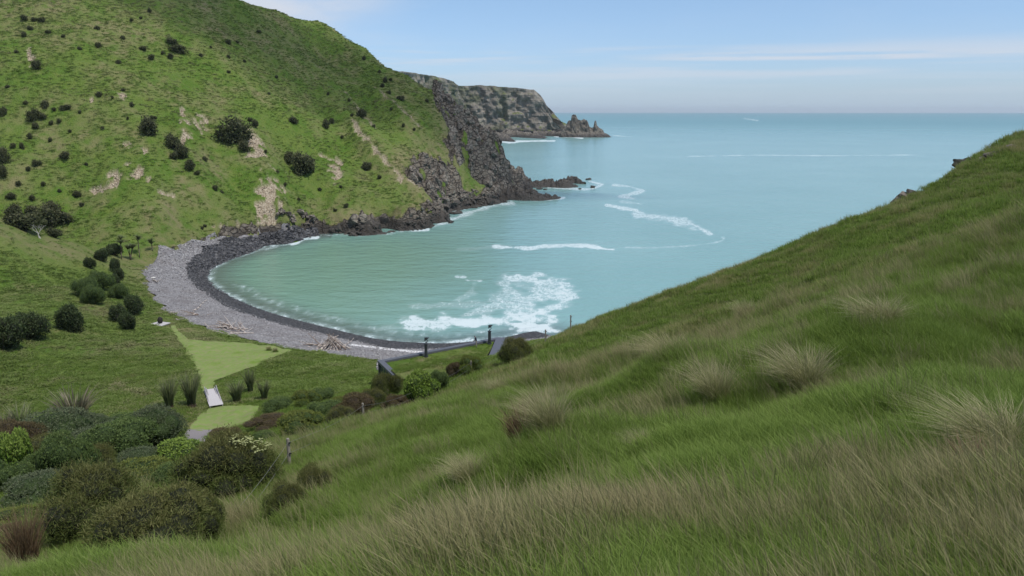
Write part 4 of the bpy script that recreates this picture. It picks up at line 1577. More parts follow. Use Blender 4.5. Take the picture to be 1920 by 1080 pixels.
rot = np.stack([g.uniform(-.5, .5, len(xk)), g.uniform(-.5, .5, len(xk)), g.uniform(0, 6.28, len(xk))], 1)
scatter('cliff_crags', coll_bld, xk, yk, zk - sc * 0.45, sc, g.integers(0, 6, len(xk)), g.uniform(0, 1, len(xk)), rot=rot, scz=sc * g.uniform(0.9, 1.9, len(xk)))
xk, yk = g.uniform(-190, -15, 260000), g.uniform(205, 400, 260000)
bk = zones(xk, yk)[4]
okc = bk > 0.45
xk, yk = xk[okc][:3200], yk[okc][:3200]
zk = height(xk, yk)[0]
sc = g.uniform(0.12, 0.45, len(xk)) ** 1.2
rot = np.stack([g.uniform(-.5, .5, len(xk)), g.uniform(-.5, .5, len(xk)), g.uniform(0, 6.28, len(xk))], 1)
m_clod, t, b = mat('clay_clod', 0.95, 0.1)
tbx = TB(t)
tbx.l(tbx.mix(tbx.attr('tint', inst=True), (0.20, 0.15, 0.10), (0.52, 0.45, 0.34)), b.inputs['Base Color'])
scatter('clay_clods', proto_coll('clod', [rock_mesh('clod', 360 + i, m_clod, 10) for i in range(4)]), xk, yk, zk, sc, g.integers(0, 4, len(xk)), g.uniform(0, 1, len(xk)), rot=rot)
BIGR = [rock_mesh('shore_rock', 400 + i, m_rock, 16, 3, 0.8, 0.22) for i in range(5)]
for i in range(46):
    kk = random.choice(list(range(0, 600, 9))) if i < 16 else random.randrange(330, 600)
    of = random.uniform(-2.5, 5.0)
    p2 = hs_[kk] + nland[kk] * of
    zz1 = H1(p2[0], p2[1])
    if zz1 < -2.2:
        continue
    o = obj('shore_rock', BIGR[i % 5])
    s1 = random.uniform(1.0, 2.6) * (1.0 if kk > 330 else 0.7)
    o.location = (p2[0], p2[1], max(zz1, -0.3) + s1 * 0.15)
    o.scale = (s1 * random.uniform(0.9, 1.5), s1, s1 * random.uniform(0.6, 1.0))
    o.rotation_euler = (random.uniform(-.3, .3), random.uniform(-.3, .3), random.uniform(0, 6.28))
    szw = 'largest' if s1 > 2.2 else ('large' if s1 > 1.6 else 'small')
    plw = 'below the steep cliff' if kk > 330 else 'under the low rock step'
    tag(o, '%s dark rock in rubble %s, %s' % (szw, plw, 'in the water' if of < 0 else 'on the shore'), 'rock', 'rocks along the foot of the headland')

# reefs running out from the headland
o = rock_ridge('rock_reef', [PZ(952, 372, 0), PZ(985, 374, 0), PZ(1010, 375, 0), PZ(1035, 373, 0), PZ(1051, 371, 0)], [6, 6.5, 4.5, 3.5, 1.0], [6.0, 4.2, 3.4, 2.2, 0.5], 33, 1.1, 0.5, fine=1.6)
tag(o, 'long black reef pointing right from the foot of the headland, nearer of the two', 'reef')
o = rock_ridge('rock_reef', [PZ(968, 346, 0), PZ(1000, 351, 0), PZ(1030, 350, 0), PZ(1060, 351, 0), PZ(1082, 350, 0)], [7, 5, 5, 6, 2.0], [5.5, 3.2, 3.6, 3.2, 0.5], 43, 1.1, 0.5, fine=1.8)
tag(o, 'long broken black reef beyond the headland point, farther of the two', 'reef')
o = rock_ridge('rock_reef', [PZ(1055, 345, 0), PZ(1075, 343, 0), PZ(1096, 345, 0)], [4, 4, 1.5], [2.8, 3.6, 1.2], 47, 1.1, 0.5, fine=1.6)
tag(o, 'short black outer ledge with surf behind the end of the far reef', 'reef')
o = rock_ridge('rock_outcrop', [PZ(955, 350, 0), PZ(970, 349, 0), PZ(982, 347, 0)], [9, 8, 3], [10, 10.5, 2.5], 53, 0.7, 0.6, fine=2.5)
tag(o, 'squat brown rock knob at the tip of the headland, behind the cliff foot', 'rock')
o = rock_ridge('rock_outcrop', [PZ(925, 372, 0), PZ(945, 371, 0), PZ(962, 370, 0)], [7, 6, 3], [8, 7.5, 3], 59, 0.9, 0.6, fine=2.0)
tag(o, 'blocky dark rock mass where the nearer reef leaves the cliff', 'rock')
for i, (a, b_, s1, lab) in enumerate([(1104, 337, 1.5, 'small black rock standing apart beyond the outer end of the far reef'), (1111, 352, 1.7, 'low black rock awash at the far right of the reefs'), (1086, 355, 1.0, 'tiny black rock awash just under the far reef'),
                                   (1012, 355, 1.4, 'small dark rock in the channel between the two reefs, nearer the headland'), (1022, 356, 0.9, 'tiny dark rock in the channel between the two reefs'),
                                   (858, 401, 1.9, 'rounded dark rock in the surf where the bay meets the cliff'), (845, 418, 1.3, 'small wave-washed rock off the corner of the bay')]):
    o = obj('sea_rock', BIGR[i % 5])
    p2 = PZ(a, b_, 0)
    o.location = (p2[0], p2[1], 0.2)
    o.scale = (s1 * 1.5, s1 * 1.3, s1 * 0.8)
    o.rotation_euler = (0, 0, i * 1.3)
    tag(o, lab, 'rock')
# skyline rocks of the near hill
SKR = [(1708, 372, 3.0, 0.9, 'pale topped boulder on the grassy skyline at right, lowest of the row'), (1726, 352, 2.4, 1.0, 'rounded dark boulder on the grassy skyline at right, just above the lowest'),
       (1832, 290, 2.4, 0.75, 'flat grey rock breaking the skyline high on the right hillside')]
for i, (a, b_, w_, hr, lab) in enumerate(SKR):
    p2 = PY(a, b_, 81.5)
    o = obj('skyline_rock', BIGR[(i + 1) % 5])
    o.location = (p2[0] + 0.6, p2[1] + 2.0, H1(p2[0] + 0.6, p2[1] + 2.0) + (0.35 if i < 2 else -0.25))
    s1 = w_ / 2 * 1.0
    o.scale = (s1 * 1.2, s1 * 1.4, s1 * hr)
    o.rotation_euler = (0.1, 0.35, 0.6 * i)
    tag(o, lab, 'rock')
for i, (a, b_, w_, lab) in enumerate([(1862, 300, 2.6, 'grey rock ledge lying in the grass below the right skyline, upper'), (1845, 308, 1.8, 'grey rock ledge lying in the grass below the right skyline, lower'), (1892, 287, 1.4, 'small grey stone in the grass just under the right skyline'),
                                   (1742, 343, 1.2, 'small brown stone beside the skyline boulders on the right')]):
    hp = hit(a, b_)
    if hp is None:
        continue
    o = obj('ledge_rock', BIGR[(i + 2) % 5])
    o.location = (hp[0], hp[1], H1(hp[0], hp[1]) + 0.1)
    o.scale = (w_ * 0.5, w_ * 0.35, w_ * 0.22)
    o.rotation_euler = (0, -0.4, 0.3)
    tag(o, lab, 'rock')
# pale outcrop blocks above the boulder shore
OUT = [(531, 398), (540, 402), (552, 404), (560, 396), (566, 402), (575, 400), (578, 412), (585, 420), (574, 418), (548, 412), (522, 404), (527, 396), (590, 410), (583, 403)]
for i, (a, b_) in enumerate(OUT):
    hp = hit(a, b_)
    o = obj('outcrop_block', BIGR[i % 5])
    s1 = random.uniform(0.9, 1.9)
    o.location = (hp[0], hp[1], H1(hp[0], hp[1]) + 0.1)
    o.scale = (s1 * 1.2, s1 * 0.8, s1 * 0.9)
    o.rotation_euler = (random.uniform(-.4, .4), 0, random.uniform(0, 6))
    tag(o, 'pale grey rock block in the outcrop above the boulder shore', 'rock', 'blocks of the outcrop above the boulder shore')
print('rocks', round(time.time() - T0, 1))

# ------------------------------------------------------------------ shrubs and trees


def crown_mesh(name, seed, mats, n=6000, lobes=10, leaf=(0.07, 0.03), up=0.6, flat=0.95, lobe_r=(0.32, 0.5), rough=0.12, spray=0.35, tipbias=0.0, core=True):
    """a crown of radius about 1 standing on z = 0: many small leaf faces on clustered lobes, with a twiggy core inside.
    mats: (leaf material, core material)"""
    g_ = np.random.default_rng(seed)
    L_ = []
    for i in range(lobes):
        a = g_.uniform(0, 2 * math.pi)
        el_ = g_.uniform(-0.15, 1.0) ** 1.0
        rr_ = g_.uniform(0.40, 0.78)
        c_ = np.array([rr_ * math.cos(a) * math.cos(el_ * 1.3), rr_ * math.sin(a) * math.cos(el_ * 1.3), 0.62 + 0.42 * math.sin(el_ * 1.5) * flat])
        L_.append((c_, g_.uniform(*lobe_r)))
    L_.append((np.array([g_.uniform(-0.2, 0.2), g_.uniform(-0.2, 0.2), 0.45]), 0.40))
    rs = np.array([r_ for _, r_ in L_])
    cs = np.array([c_ for c_, _ in L_])
    pr = rs ** 2 / (rs ** 2).sum()
    m_ = int(n * 2.2)
    li = g_.choice(len(L_), m_, p=pr)
    d_ = g_.normal(0, 1, (m_, 3))
    d_ /= np.linalg.norm(d_, axis=1)[:, None]
    p_ = cs[li] + d_ * (rs[li] * (1 + g_.normal(0, rough * 0.6, m_)))[:, None]
    # drop leaves that are deep inside other lobes
    dist = np.linalg.norm(p_[:, None] - cs[None], axis=2) / rs[None]
    deep = (dist < 0.86).sum(1) > 0
    ok_ = (~deep) & (p_[:, 2] > 0.04)
    p_, d_ = p_[ok_][:n], d_[ok_][:n]
    nn_ = len(p_)
    ld = d_ * (1 - up) + np.array([0, 0, 1.0]) * up + g_.normal(0, spray, (nn_, 3))
    ld /= np.linalg.norm(ld, axis=1)[:, None]
    sd2 = np.cross(ld, g_.normal(0, 1, (nn_, 3)))
    sd2 /= np.linalg.norm(sd2, axis=1)[:, None]
    le = leaf[0] * g_.uniform(0.6, 1.5, nn_)
    lw = leaf[1] * g_.uniform(0.7, 1.3, nn_)
    v0 = p_ - ld * (le * 0.4)[:, None]
    v1 = p_ + sd2 * lw[:, None] * 0.5
    v2 = p_ + ld * (le * 0.6)[:, None]
    v3 = p_ - sd2 * lw[:, None] * 0.5
    V_ = np.stack([v0, v1, v2, v3], 1).reshape(-1, 3)
    F_ = np.arange(nn_ * 4).reshape(-1, 4)
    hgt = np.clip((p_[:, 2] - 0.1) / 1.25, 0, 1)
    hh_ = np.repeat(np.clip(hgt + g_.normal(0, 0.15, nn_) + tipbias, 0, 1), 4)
    rn_ = np.repeat(g_.uniform(0, 1, nn_), 4)
    nl = len(F_)
    if core:
        bm = bmesh.new()
        for c_, r_ in L_:
            bmesh.ops.create_icosphere(bm, subdivisions=2, radius=r_ * 0.76, matrix=Matrix.Translation(Vector(c_)))
        for v in bm.verts:
            v.co += Vector((mnoise.noise(v.co * 4), mnoise.noise(v.co * 4 + Vector((9, 0, 0))), mnoise.noise(v.co * 4 + Vector((0, 9, 0))))) * 0.10
            v.co.z = max(v.co.z, 0.02)
        bv = np.array([v.co[:] for v in bm.verts])
        bm.verts.index_update()
        bf = np.array([[v.index for v in f.verts] for f in bm.faces])
        bm.free()
        bf4 = np.hstack([bf, bf[:, :1]])
        # triangles as degenerate-free quads are not possible: store them separately
    me_ = bpy.data.meshes.new(name)
    if core:
        verts = np.vstack([V_, bv])
        nv = len(verts)
        me_.vertices.add(nv)
        me_.vertices.foreach_set('co', verts.astype(np.float32).ravel())
        nf4, nf3 = len(F_), len(bf)
        me_.loops.add(nf4 * 4 + nf3 * 3)
        me_.loops.foreach_set('vertex_index', np.concatenate([F_.ravel(), (bf + len(V_)).ravel()]).astype(np.int32))
        me_.polygons.add(nf4 + nf3)
        me_.polygons.foreach_set('loop_start', np.concatenate([np.arange(nf4) * 4, nf4 * 4 + np.arange(nf3) * 3]).astype(np.int32))
        me_.update()
        for mm in mats:
            me_.materials.append(mm)
        me_.polygons.foreach_set('material_index', np.concatenate([np.zeros(nf4), np.ones(nf3)]).astype(np.int32))
        attrs(me_, h=np.concatenate([hh_, np.zeros(len(bv))]), rnd=np.concatenate([rn_, np.full(len(bv), 0.5)]))
    else:
        return mesh_np(name, V_, F_, mats[0], False)
    return me_


def limb(bm, p0, p1, r0, r1, sides=6):
    p0, p1 = Vector(p0), Vector(p1)
    d = (p1 - p0)
    if d.length < 1e-5:
        return
    ax = d.normalized()
    u_ = ax.orthogonal().normalized()
    w_ = ax.cross(u_)
    a_ = [bm.verts.new(p0 + (u_ * math.cos(2 * math.pi * k / sides) + w_ * math.sin(2 * math.pi * k / sides)) * r0) for k in range(sides)]
    b2 = [bm.verts.new(p1 + (u_ * math.cos(2 * math.pi * k / sides) + w_ * math.sin(2 * math.pi * k / sides)) * r1) for k in range(sides)]
    for k in range(sides):
        bm.faces.new((a_[k], a_[(k + 1) % sides], b2[(k + 1) % sides], b2[k]))
    bm.faces.new(b2)
    bm.faces.new(a_[::-1])


def bm_mesh(name, bm, m, smooth_shade=False):
    me_ = bpy.data.meshes.new(name)
    bm.to_mesh(me_)
    bm.free()
    me_.materials.append(m)
    for p_ in me_.polygons:
        p_.use_smooth = smooth_shade
    return me_


def branchy(bm, p, d, ln, r, depth, rnd, spread=0.55, up=0.1):
    q_ = p + d * ln
    limb(bm, p, q_, r, r * 0.68, 5)
    if depth == 0:
        return
    for _ in range(rnd.choice([2, 2, 3])):
        nd = (d + Vector((rnd.gauss(0, spread), rnd.gauss(0, spread), rnd.gauss(0, spread * 0.6) + up))).normalized()
        branchy(bm, q_ - d * ln * rnd.uniform(0, .25), nd, ln * rnd.uniform(0.6, 0.85), r * 0.62, depth - 1, rnd, spread, up)


def simple_mat(name, c1, c2=None, rough=0.85, scale=6.0, spec=0.25, metal=0.0):
    m, t, b = mat(name, rough, spec)
    b.inputs['Metallic'].default_value = metal
    tb = TB(t)
    if c2 is None:
        c2 = tuple(v * 0.7 for v in c1)
    tb.l(tb.mix(tb.noise(scale, 4, 0.6, tb.n('ShaderNodeTexCoord').outputs['Object']), c2, c1), b.inputs['Base Color'])
    return m


m_bark = simple_mat('bark', (0.16, 0.13, 0.10), (0.07, 0.055, 0.045), scale=9)
m_core_d = simple_mat('twigs_dark', (0.020, 0.026, 0.010), (0.012, 0.013, 0.007))
m_core_g = simple_mat('twigs_green', (0.035, 0.062, 0.012), (0.022, 0.034, 0.010))
m_core_b = simple_mat('twigs_brown', (0.050, 0.036, 0.020), (0.028, 0.020, 0.012))


def trunk_mesh(seed, h=0.6, r=0.07):
    rn = random.Random(seed)
    bm = bmesh.new()
    for k in range(rn.choice([3, 4])):
        a = rn.uniform(0, 6.28)
        p = Vector((0.04 * math.cos(a), 0.04 * math.sin(a), -0.25))
        q1 = Vector((0.12 * math.cos(a), 0.12 * math.sin(a), 0.25 * h))
        q2 = Vector((0.32 * math.cos(a), 0.32 * math.sin(a), h * 1.1))
        limb(bm, p, q1, r, r * 0.8)
        limb(bm, q1, q2, r * 0.8, r * 0.45)
    return bm_mesh('trunk', bm, m_bark, True)


TRUNK = [trunk_mesh(i) for i in range(3)]
KINDS = {}


def kind(key, cols, core, variants=2, transl=0.25, **kw):
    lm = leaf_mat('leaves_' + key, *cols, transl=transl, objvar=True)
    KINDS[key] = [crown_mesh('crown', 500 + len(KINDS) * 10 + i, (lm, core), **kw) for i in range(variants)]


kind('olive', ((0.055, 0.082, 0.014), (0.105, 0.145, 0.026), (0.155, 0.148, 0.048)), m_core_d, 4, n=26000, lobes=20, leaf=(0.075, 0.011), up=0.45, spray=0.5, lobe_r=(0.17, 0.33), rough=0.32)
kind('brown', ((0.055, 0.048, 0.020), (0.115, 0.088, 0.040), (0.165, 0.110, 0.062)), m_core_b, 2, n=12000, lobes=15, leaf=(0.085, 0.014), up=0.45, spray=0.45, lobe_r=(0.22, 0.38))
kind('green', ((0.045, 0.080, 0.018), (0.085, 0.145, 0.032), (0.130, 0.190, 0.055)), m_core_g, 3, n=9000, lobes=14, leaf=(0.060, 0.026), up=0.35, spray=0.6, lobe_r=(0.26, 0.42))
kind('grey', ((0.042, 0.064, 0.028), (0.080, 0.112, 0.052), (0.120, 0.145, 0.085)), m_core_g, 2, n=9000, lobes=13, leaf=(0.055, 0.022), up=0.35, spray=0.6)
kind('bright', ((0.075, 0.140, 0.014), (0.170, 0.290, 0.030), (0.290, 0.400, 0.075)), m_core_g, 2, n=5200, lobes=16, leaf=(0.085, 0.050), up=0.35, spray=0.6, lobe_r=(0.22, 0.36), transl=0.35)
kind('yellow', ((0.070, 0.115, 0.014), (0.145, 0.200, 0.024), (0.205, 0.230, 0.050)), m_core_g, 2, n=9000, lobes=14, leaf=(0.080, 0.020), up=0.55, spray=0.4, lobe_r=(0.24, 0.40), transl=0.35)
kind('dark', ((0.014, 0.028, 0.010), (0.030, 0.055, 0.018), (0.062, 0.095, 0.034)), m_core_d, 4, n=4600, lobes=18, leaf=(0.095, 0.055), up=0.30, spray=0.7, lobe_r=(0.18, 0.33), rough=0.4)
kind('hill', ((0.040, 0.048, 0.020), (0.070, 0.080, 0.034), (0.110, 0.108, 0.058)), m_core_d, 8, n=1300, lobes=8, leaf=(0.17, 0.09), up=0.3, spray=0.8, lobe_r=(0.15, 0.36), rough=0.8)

COLH = None


def ground_hit(px, py, tmin=3.0):
    return hit(px, py, tmin=tmin)


def plant(px, py, w, h, key, label, cat='shrub', name='shrub', group=None, variant=0, tmin=3.0, Y=None, trunk=True, lean=0.0, sink=0.0):
    """shrub whose foot is seen at (px, py) and that shows w by h pixels in the 1920 picture"""
    dep = PITCH + math.atan((py - 540) / FPX)
    a_px = w / 2.0
    c_px = math.sqrt(max((h / 2.0) ** 2 - (a_px * math.sin(dep)) ** 2, (0.55 * h / 2) ** 2)) / math.cos(dep)
    foot = (py - h / 2.0) + c_px * math.cos(dep)
    p = hit(px, foot, tmin=tmin)
    if p is None:
        return None
    zg = H1(p[0], p[1])
    dd = math.sqrt(p[0] ** 2 + p[1] ** 2 + (CAM_H - zg) ** 2)
    sw = a_px * dd / FPX
    sh = 2 * c_px * dd / FPX
    e = bpy.data.objects.new(name, None)
    COL.objects.link(e)
    e.empty_display_size = 0.3
    e.location = (p[0], p[1], zg - 0.08 * sh)
    tag(e, label, cat, group)
    c_ = obj('crown', KINDS[key][variant % len(KINDS[key])], e)
    el_ = random.uniform(0.78, 1.22) if key in ('hill', 'dark') else 1.0
    c_.scale = (sw * 0.98 * el_, sw * 0.98 / el_ ** 0.5, sh / 1.42)
    c_.rotation_euler = (random.uniform(-0.2, 0.2) if key in ('hill', 'dark') else 0, lean, random.uniform(0, 6.28))
    if trunk:
        tk_ = obj('trunk', TRUNK[variant % 3], e)
        tk_.scale = (sw * 0.9, sw * 0.9, sh / 1.3)
        tk_.rotation_euler = (0, 0, random.uniform(0, 6.28))
    return e


FG = [  # foot px, foot py, width, height, kind, label
    (158, 1028, 200, 150, 'olive', 0, 'big dark olive shrub with brownish top, left of the two largest at lower left'),
    (292, 1098, 235, 170, 'olive', 1, 'big brown-green bushy shrub at bottom left, in front of the top of a fence post'),
    (365, 1050, 120, 115, 'olive', 2, 'low olive bush on the right shoulder of the big brown-green shrub at bottom left'),
    (420, 948, 190, 145, 'olive', 3, 'wide olive green shrub left of the single fence post, with pale flowers along its top'),
    (268, 935, 130, 75, 'yellow', 0, 'yellow-green feathery shrub between the big dark shrubs at lower left'),
    (592, 944, 84, 78, 'olive', 0, 'rounded brown-topped bush standing in the grass below the single fence post, upper of a pair'),
    (538, 992, 88, 82, 'olive', 2, 'ragged brownish bush in the grass below the single fence post, lower of a pair'),
    (128, 915, 80, 95, 'green', 0, 'dense light green rounded shrub standing up among the thicket at far left'),
    (88, 905, 50, 55, 'green', 1, 'small light green shrub against the dense light green one in the left thicket'),
    (32, 905, 55, 80, 'bright', 1, 'dark green leafy sapling near the left edge of the picture'),
    (70, 955, 105, 70, 'grey', 0, 'grey-green rounded shrub below the leafy sapling at the left edge'),
    (112, 868, 130, 82, 'grey', 1, 'broad dull grey-green shrub at the back of the left thicket'),
    (12, 880, 100, 75, 'brown', 0, 'dark brownish shrub cut by the left edge of the picture'),
    (222, 880, 120, 85, 'green', 2, 'mid green shrub in the middle of the left thicket'),
    (298, 850, 100, 78, 'grey', 0, 'dull grey-brown shrub just left of the gravel patch'),
    (262, 895, 95, 50, 'grey', 1, 'low smooth grey-green shrub below the mid green one in the left thicket'),
    (340, 885, 85, 62, 'bright', 0, 'leafy yellow-flecked shrub beside the gravel patch'),
    (185, 900, 62, 62, 'olive', 1, 'small olive shrub between the light green and mid green shrubs of the left thicket'),
    (22, 1000, 120, 62, 'yellow', 1, 'yellow-green low shrub at the left edge below the grey-green one'),
    (12, 1030, 110, 48, 'brown', 1, 'low reddish brown bush at the left edge, lowest there'),
    (425, 838, 75, 42, 'brown', 0, 'low brown twiggy bush at the right side of the gravel patch'),
    (505, 812, 95, 42, 'brown', 1, 'brown-topped bush on the edge of the lower lawn'),
    (562, 830, 115, 62, 'yellow', 0, 'plump yellow-green shrub right of the lower lawn'),
    (452, 862, 70, 50, 'yellow', 1, 'yellow-green bush behind the top of the pale-flowered shrub'),
    (610, 790, 68, 42, 'green', 1, 'green bush behind the plump yellow-green one'),
    (640, 806, 62, 48, 'olive', 2, 'olive bush left of the fence post near the house'),
    (668, 792, 100, 62, 'brown', 0, 'broad rust-brown shrub below the left corner of the house'),
    (727, 758, 62, 64, 'olive', 0, 'dark olive shrub at the left corner of the green roof'),
    (787, 757, 82, 72, 'bright', 0, 'bright lime green rounded shrub below the green roof'),
    (822, 738, 46, 48, 'green', 0, 'small green shrub at the right shoulder of the bright lime one'),
    (880, 704, 56, 40, 'yellow', 1, 'brown and green bush growing at the edge of the green roof, right one'),
    (853, 712, 36, 34, 'brown', 1, 'thin brown bush growing at the edge of the green roof, left one'),
    (965, 678, 72, 60, 'olive', 3, 'round dark green shrub right of the house beside the fence posts'),
    (520, 775, 70, 36, 'green', 2, 'low green shrub at the top corner of the lower lawn'),
    (570, 762, 62, 34, 'yellow', 1, 'low yellowish shrub in the meadow edge above the plump shrub'),
    (605, 752, 50, 30, 'green', 1, 'small green shrub in the meadow edge left of the rust-brown shrub'),
    (375, 905, 60, 55, 'green', 2, 'small green shrub squeezed between the pale-flowered shrub and the leafy one'),
    (60, 840, 70, 45, 'grey', 0, 'low grey shrub at the back left of the thicket under the flax'),
    (205, 930, 80, 45, 'brown', 0, 'brown low bush between the light green shrub and the big dark olive one'),
    (70, 880, 90, 55, 'olive', 1, 'olive bush in the middle of the far left thicket'),
    (180, 868, 90, 60, 'grey', 1, 'grey-green bush right behind the dense light green shrub'),
    (330, 925, 80, 60, 'green', 0, 'mid green shrub between the yellow-green one and the wide olive one'),
    (170, 810, 70, 34, 'grey', 0, 'grey bush on the valley edge just right of the big flax'),
    (235, 808, 70, 34, 'green', 2, 'green bush on the valley edge left of the flax row'),
    (300, 812, 60, 34, 'olive', 2, 'olive bush on the valley edge under the flax row'),
    (8, 940, 70, 60, 'green', 1, 'green bush at the left edge level with the grey-green one'),
    (400, 872, 60, 48, 'olive', 0, 'small olive bush just below the gravel patch'),
    (640, 775, 60, 34, 'yellow', 0, 'yellow-green bush tucked left of the rust-brown shrub'),
    (700, 770, 60, 44, 'olive', 2, 'olive bush tucked right of the rust-brown shrub'),
    (490, 838, 60, 36, 'green', 2, 'green bush on the slope foot right of the gravel'),
    (742, 772, 60, 40, 'brown', 1, 'brown bush under the lime green shrub by the fence'),
    (150, 835, 70, 40, 'green', 0, 'dark green bush in front of the big flax'),
    (260, 835, 80, 45, 'green', 1, 'green bush behind the mid green shrub, near the flax row'),
]
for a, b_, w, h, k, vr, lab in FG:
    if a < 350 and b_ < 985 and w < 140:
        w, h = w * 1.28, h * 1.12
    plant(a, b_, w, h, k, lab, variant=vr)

VT = [(5, 655, 62, 62, 'dark tree cut off by the left edge of the picture, lower valley'), (58, 636, 60, 50, 'broad dark tree second from the left edge in the valley'), (142, 622, 50, 54, 'dark tree with a short bare trunk standing alone in the left valley'),
      (176, 572, 40, 38, 'lighter green round tree in front of the valley cluster'), (160, 560, 42, 38, 'dark tree behind the lighter green one, left'), (188, 546, 46, 38, 'dark tree behind the lighter green one, right'),
      (224, 562, 36, 32, 'dark tree right of the lighter green one'), (216, 538, 24, 24, 'small dark green tree above the middle of the valley cluster'), (216, 512, 22, 28, 'small dark tree topmost in the middle column of the valley cluster'),
      (225, 528, 20, 26, 'slim dark tree beside the topmost small one'), (254, 592, 40, 40, 'round dark tree nearest the beach at the right of the cluster'), (222, 604, 32, 32, 'dark tree of the close pair below the cluster, upper left one'),
      (241, 619, 34, 34, 'dark tree of the close pair below the cluster, lower right one'), (168, 502, 20, 20, 'small dark shrub tree highest on the left of the valley'), (190, 490, 26, 22, 'small dark tree left of the spiky-headed trees'),
      (214, 480, 32, 24, 'low dark tree touching the spiky-headed trees'), (199, 478, 24, 14, 'low dark bush above the small dark tree beside the spiky-headed trees')]
for i, (a, b_, w, h, lab) in enumerate(VT):
    plant(a, b_, w, h, 'green' if 'lighter' in lab else 'dark', lab, 'tree', 'valley_tree', variant=i, group='dark rounded trees in the valley')

GT = [(45, 432, 66, 34, 'wind-bent dark tree behind the grassy spur at far left'), (98, 424, 60, 34, 'wind-bent dark tree behind the grassy spur, right one with a ragged crown'), (92, 402, 40, 24, 'dark tree above the pair behind the grassy spur'),
      (28, 405, 30, 22, 'small dark tree at the back left of the gully'), (60, 400, 30, 18, 'small dark tree between the trees of the gully')]
for i, (a, b_, w, h, lab) in enumerate(GT):
    plant(a, b_, w, h, 'hill', lab, 'tree', 'gully_tree', variant=i, lean=0.15)

HT = [(283, 266, 38, 34, 'rounded dark tree with a pale trunk left on the headland slope'), (323, 281, 34, 26, 'dark tree beside a narrow clay streak on the headland'), (343, 304, 24, 30, 'upright dark tree just below the narrow clay streak'),
      (329, 307, 18, 14, 'small dark shrub left of the upright tree below the clay streak'), (355, 333, 26, 20, 'dark shrub lowest in the column below the clay streak'), (438, 268, 58, 46, 'largest dark tree on the headland, above a clay scar'),
      (462, 290, 26, 22, 'dark shrub under the right side of the largest headland tree'), (478, 243, 18, 16, 'small dark shrub right of the largest headland tree'), (470, 233, 12, 9, 'tiny dark shrub above right of the largest headland tree'),
      (567, 314, 46, 46, 'big bushy dark tree right of the clay scars on the headland'), (543, 290, 26, 22, 'green-brown shrub up left of the big bushy tree'), (551, 235, 24, 13, 'flat dark shrub above the big bushy tree'),
      (612, 238, 20, 18, 'dark shrub cluster right on the headland face'), (622, 228, 14, 10, 'small dark shrub beside the right shrub cluster'), (336, 101, 32, 16, 'dark spreading shrub high on the headland, largest up there'),
      (323, 86, 22, 11, 'dark shrub above the spreading one high on the headland'), (122, 290, 20, 13, 'dark low shrub standing alone on the green left slope'), (70, 132, 18, 16, 'dark shrub upper left on the headland beside a small clay scar'),
      (5, 306, 22, 26, 'dark tree at the left edge of the headland, halfway up'), (4, 330, 20, 20, 'dark tree at the left edge of the headland, under another'), (688, 308, 24, 18, 'dark shrub beside the thin bare strip running down the headland'),
      (676, 222, 24, 16, 'dark shrub at the top of the thin bare strip on the headland'), (83, 197, 14, 16, 'upright dark shrub on the left slope'), (62, 216, 22, 20, 'dark shrub clump left of the upright shrub'),
      (385, 432, 8, 6, 'tiny dark shrub just above the head of the beach'), (100, 445, 26, 18, 'grey bush at the foot of the gully trees')]
for i, (a, b_, w, h, lab) in enumerate(HT):
    plant(a, b_, w, h, 'hill', lab, 'tree' if 'tree' in lab.split(' ')[0:6] else 'shrub', 'headland_shrub', variant=i, trunk=(w > 30), lean=0.1)
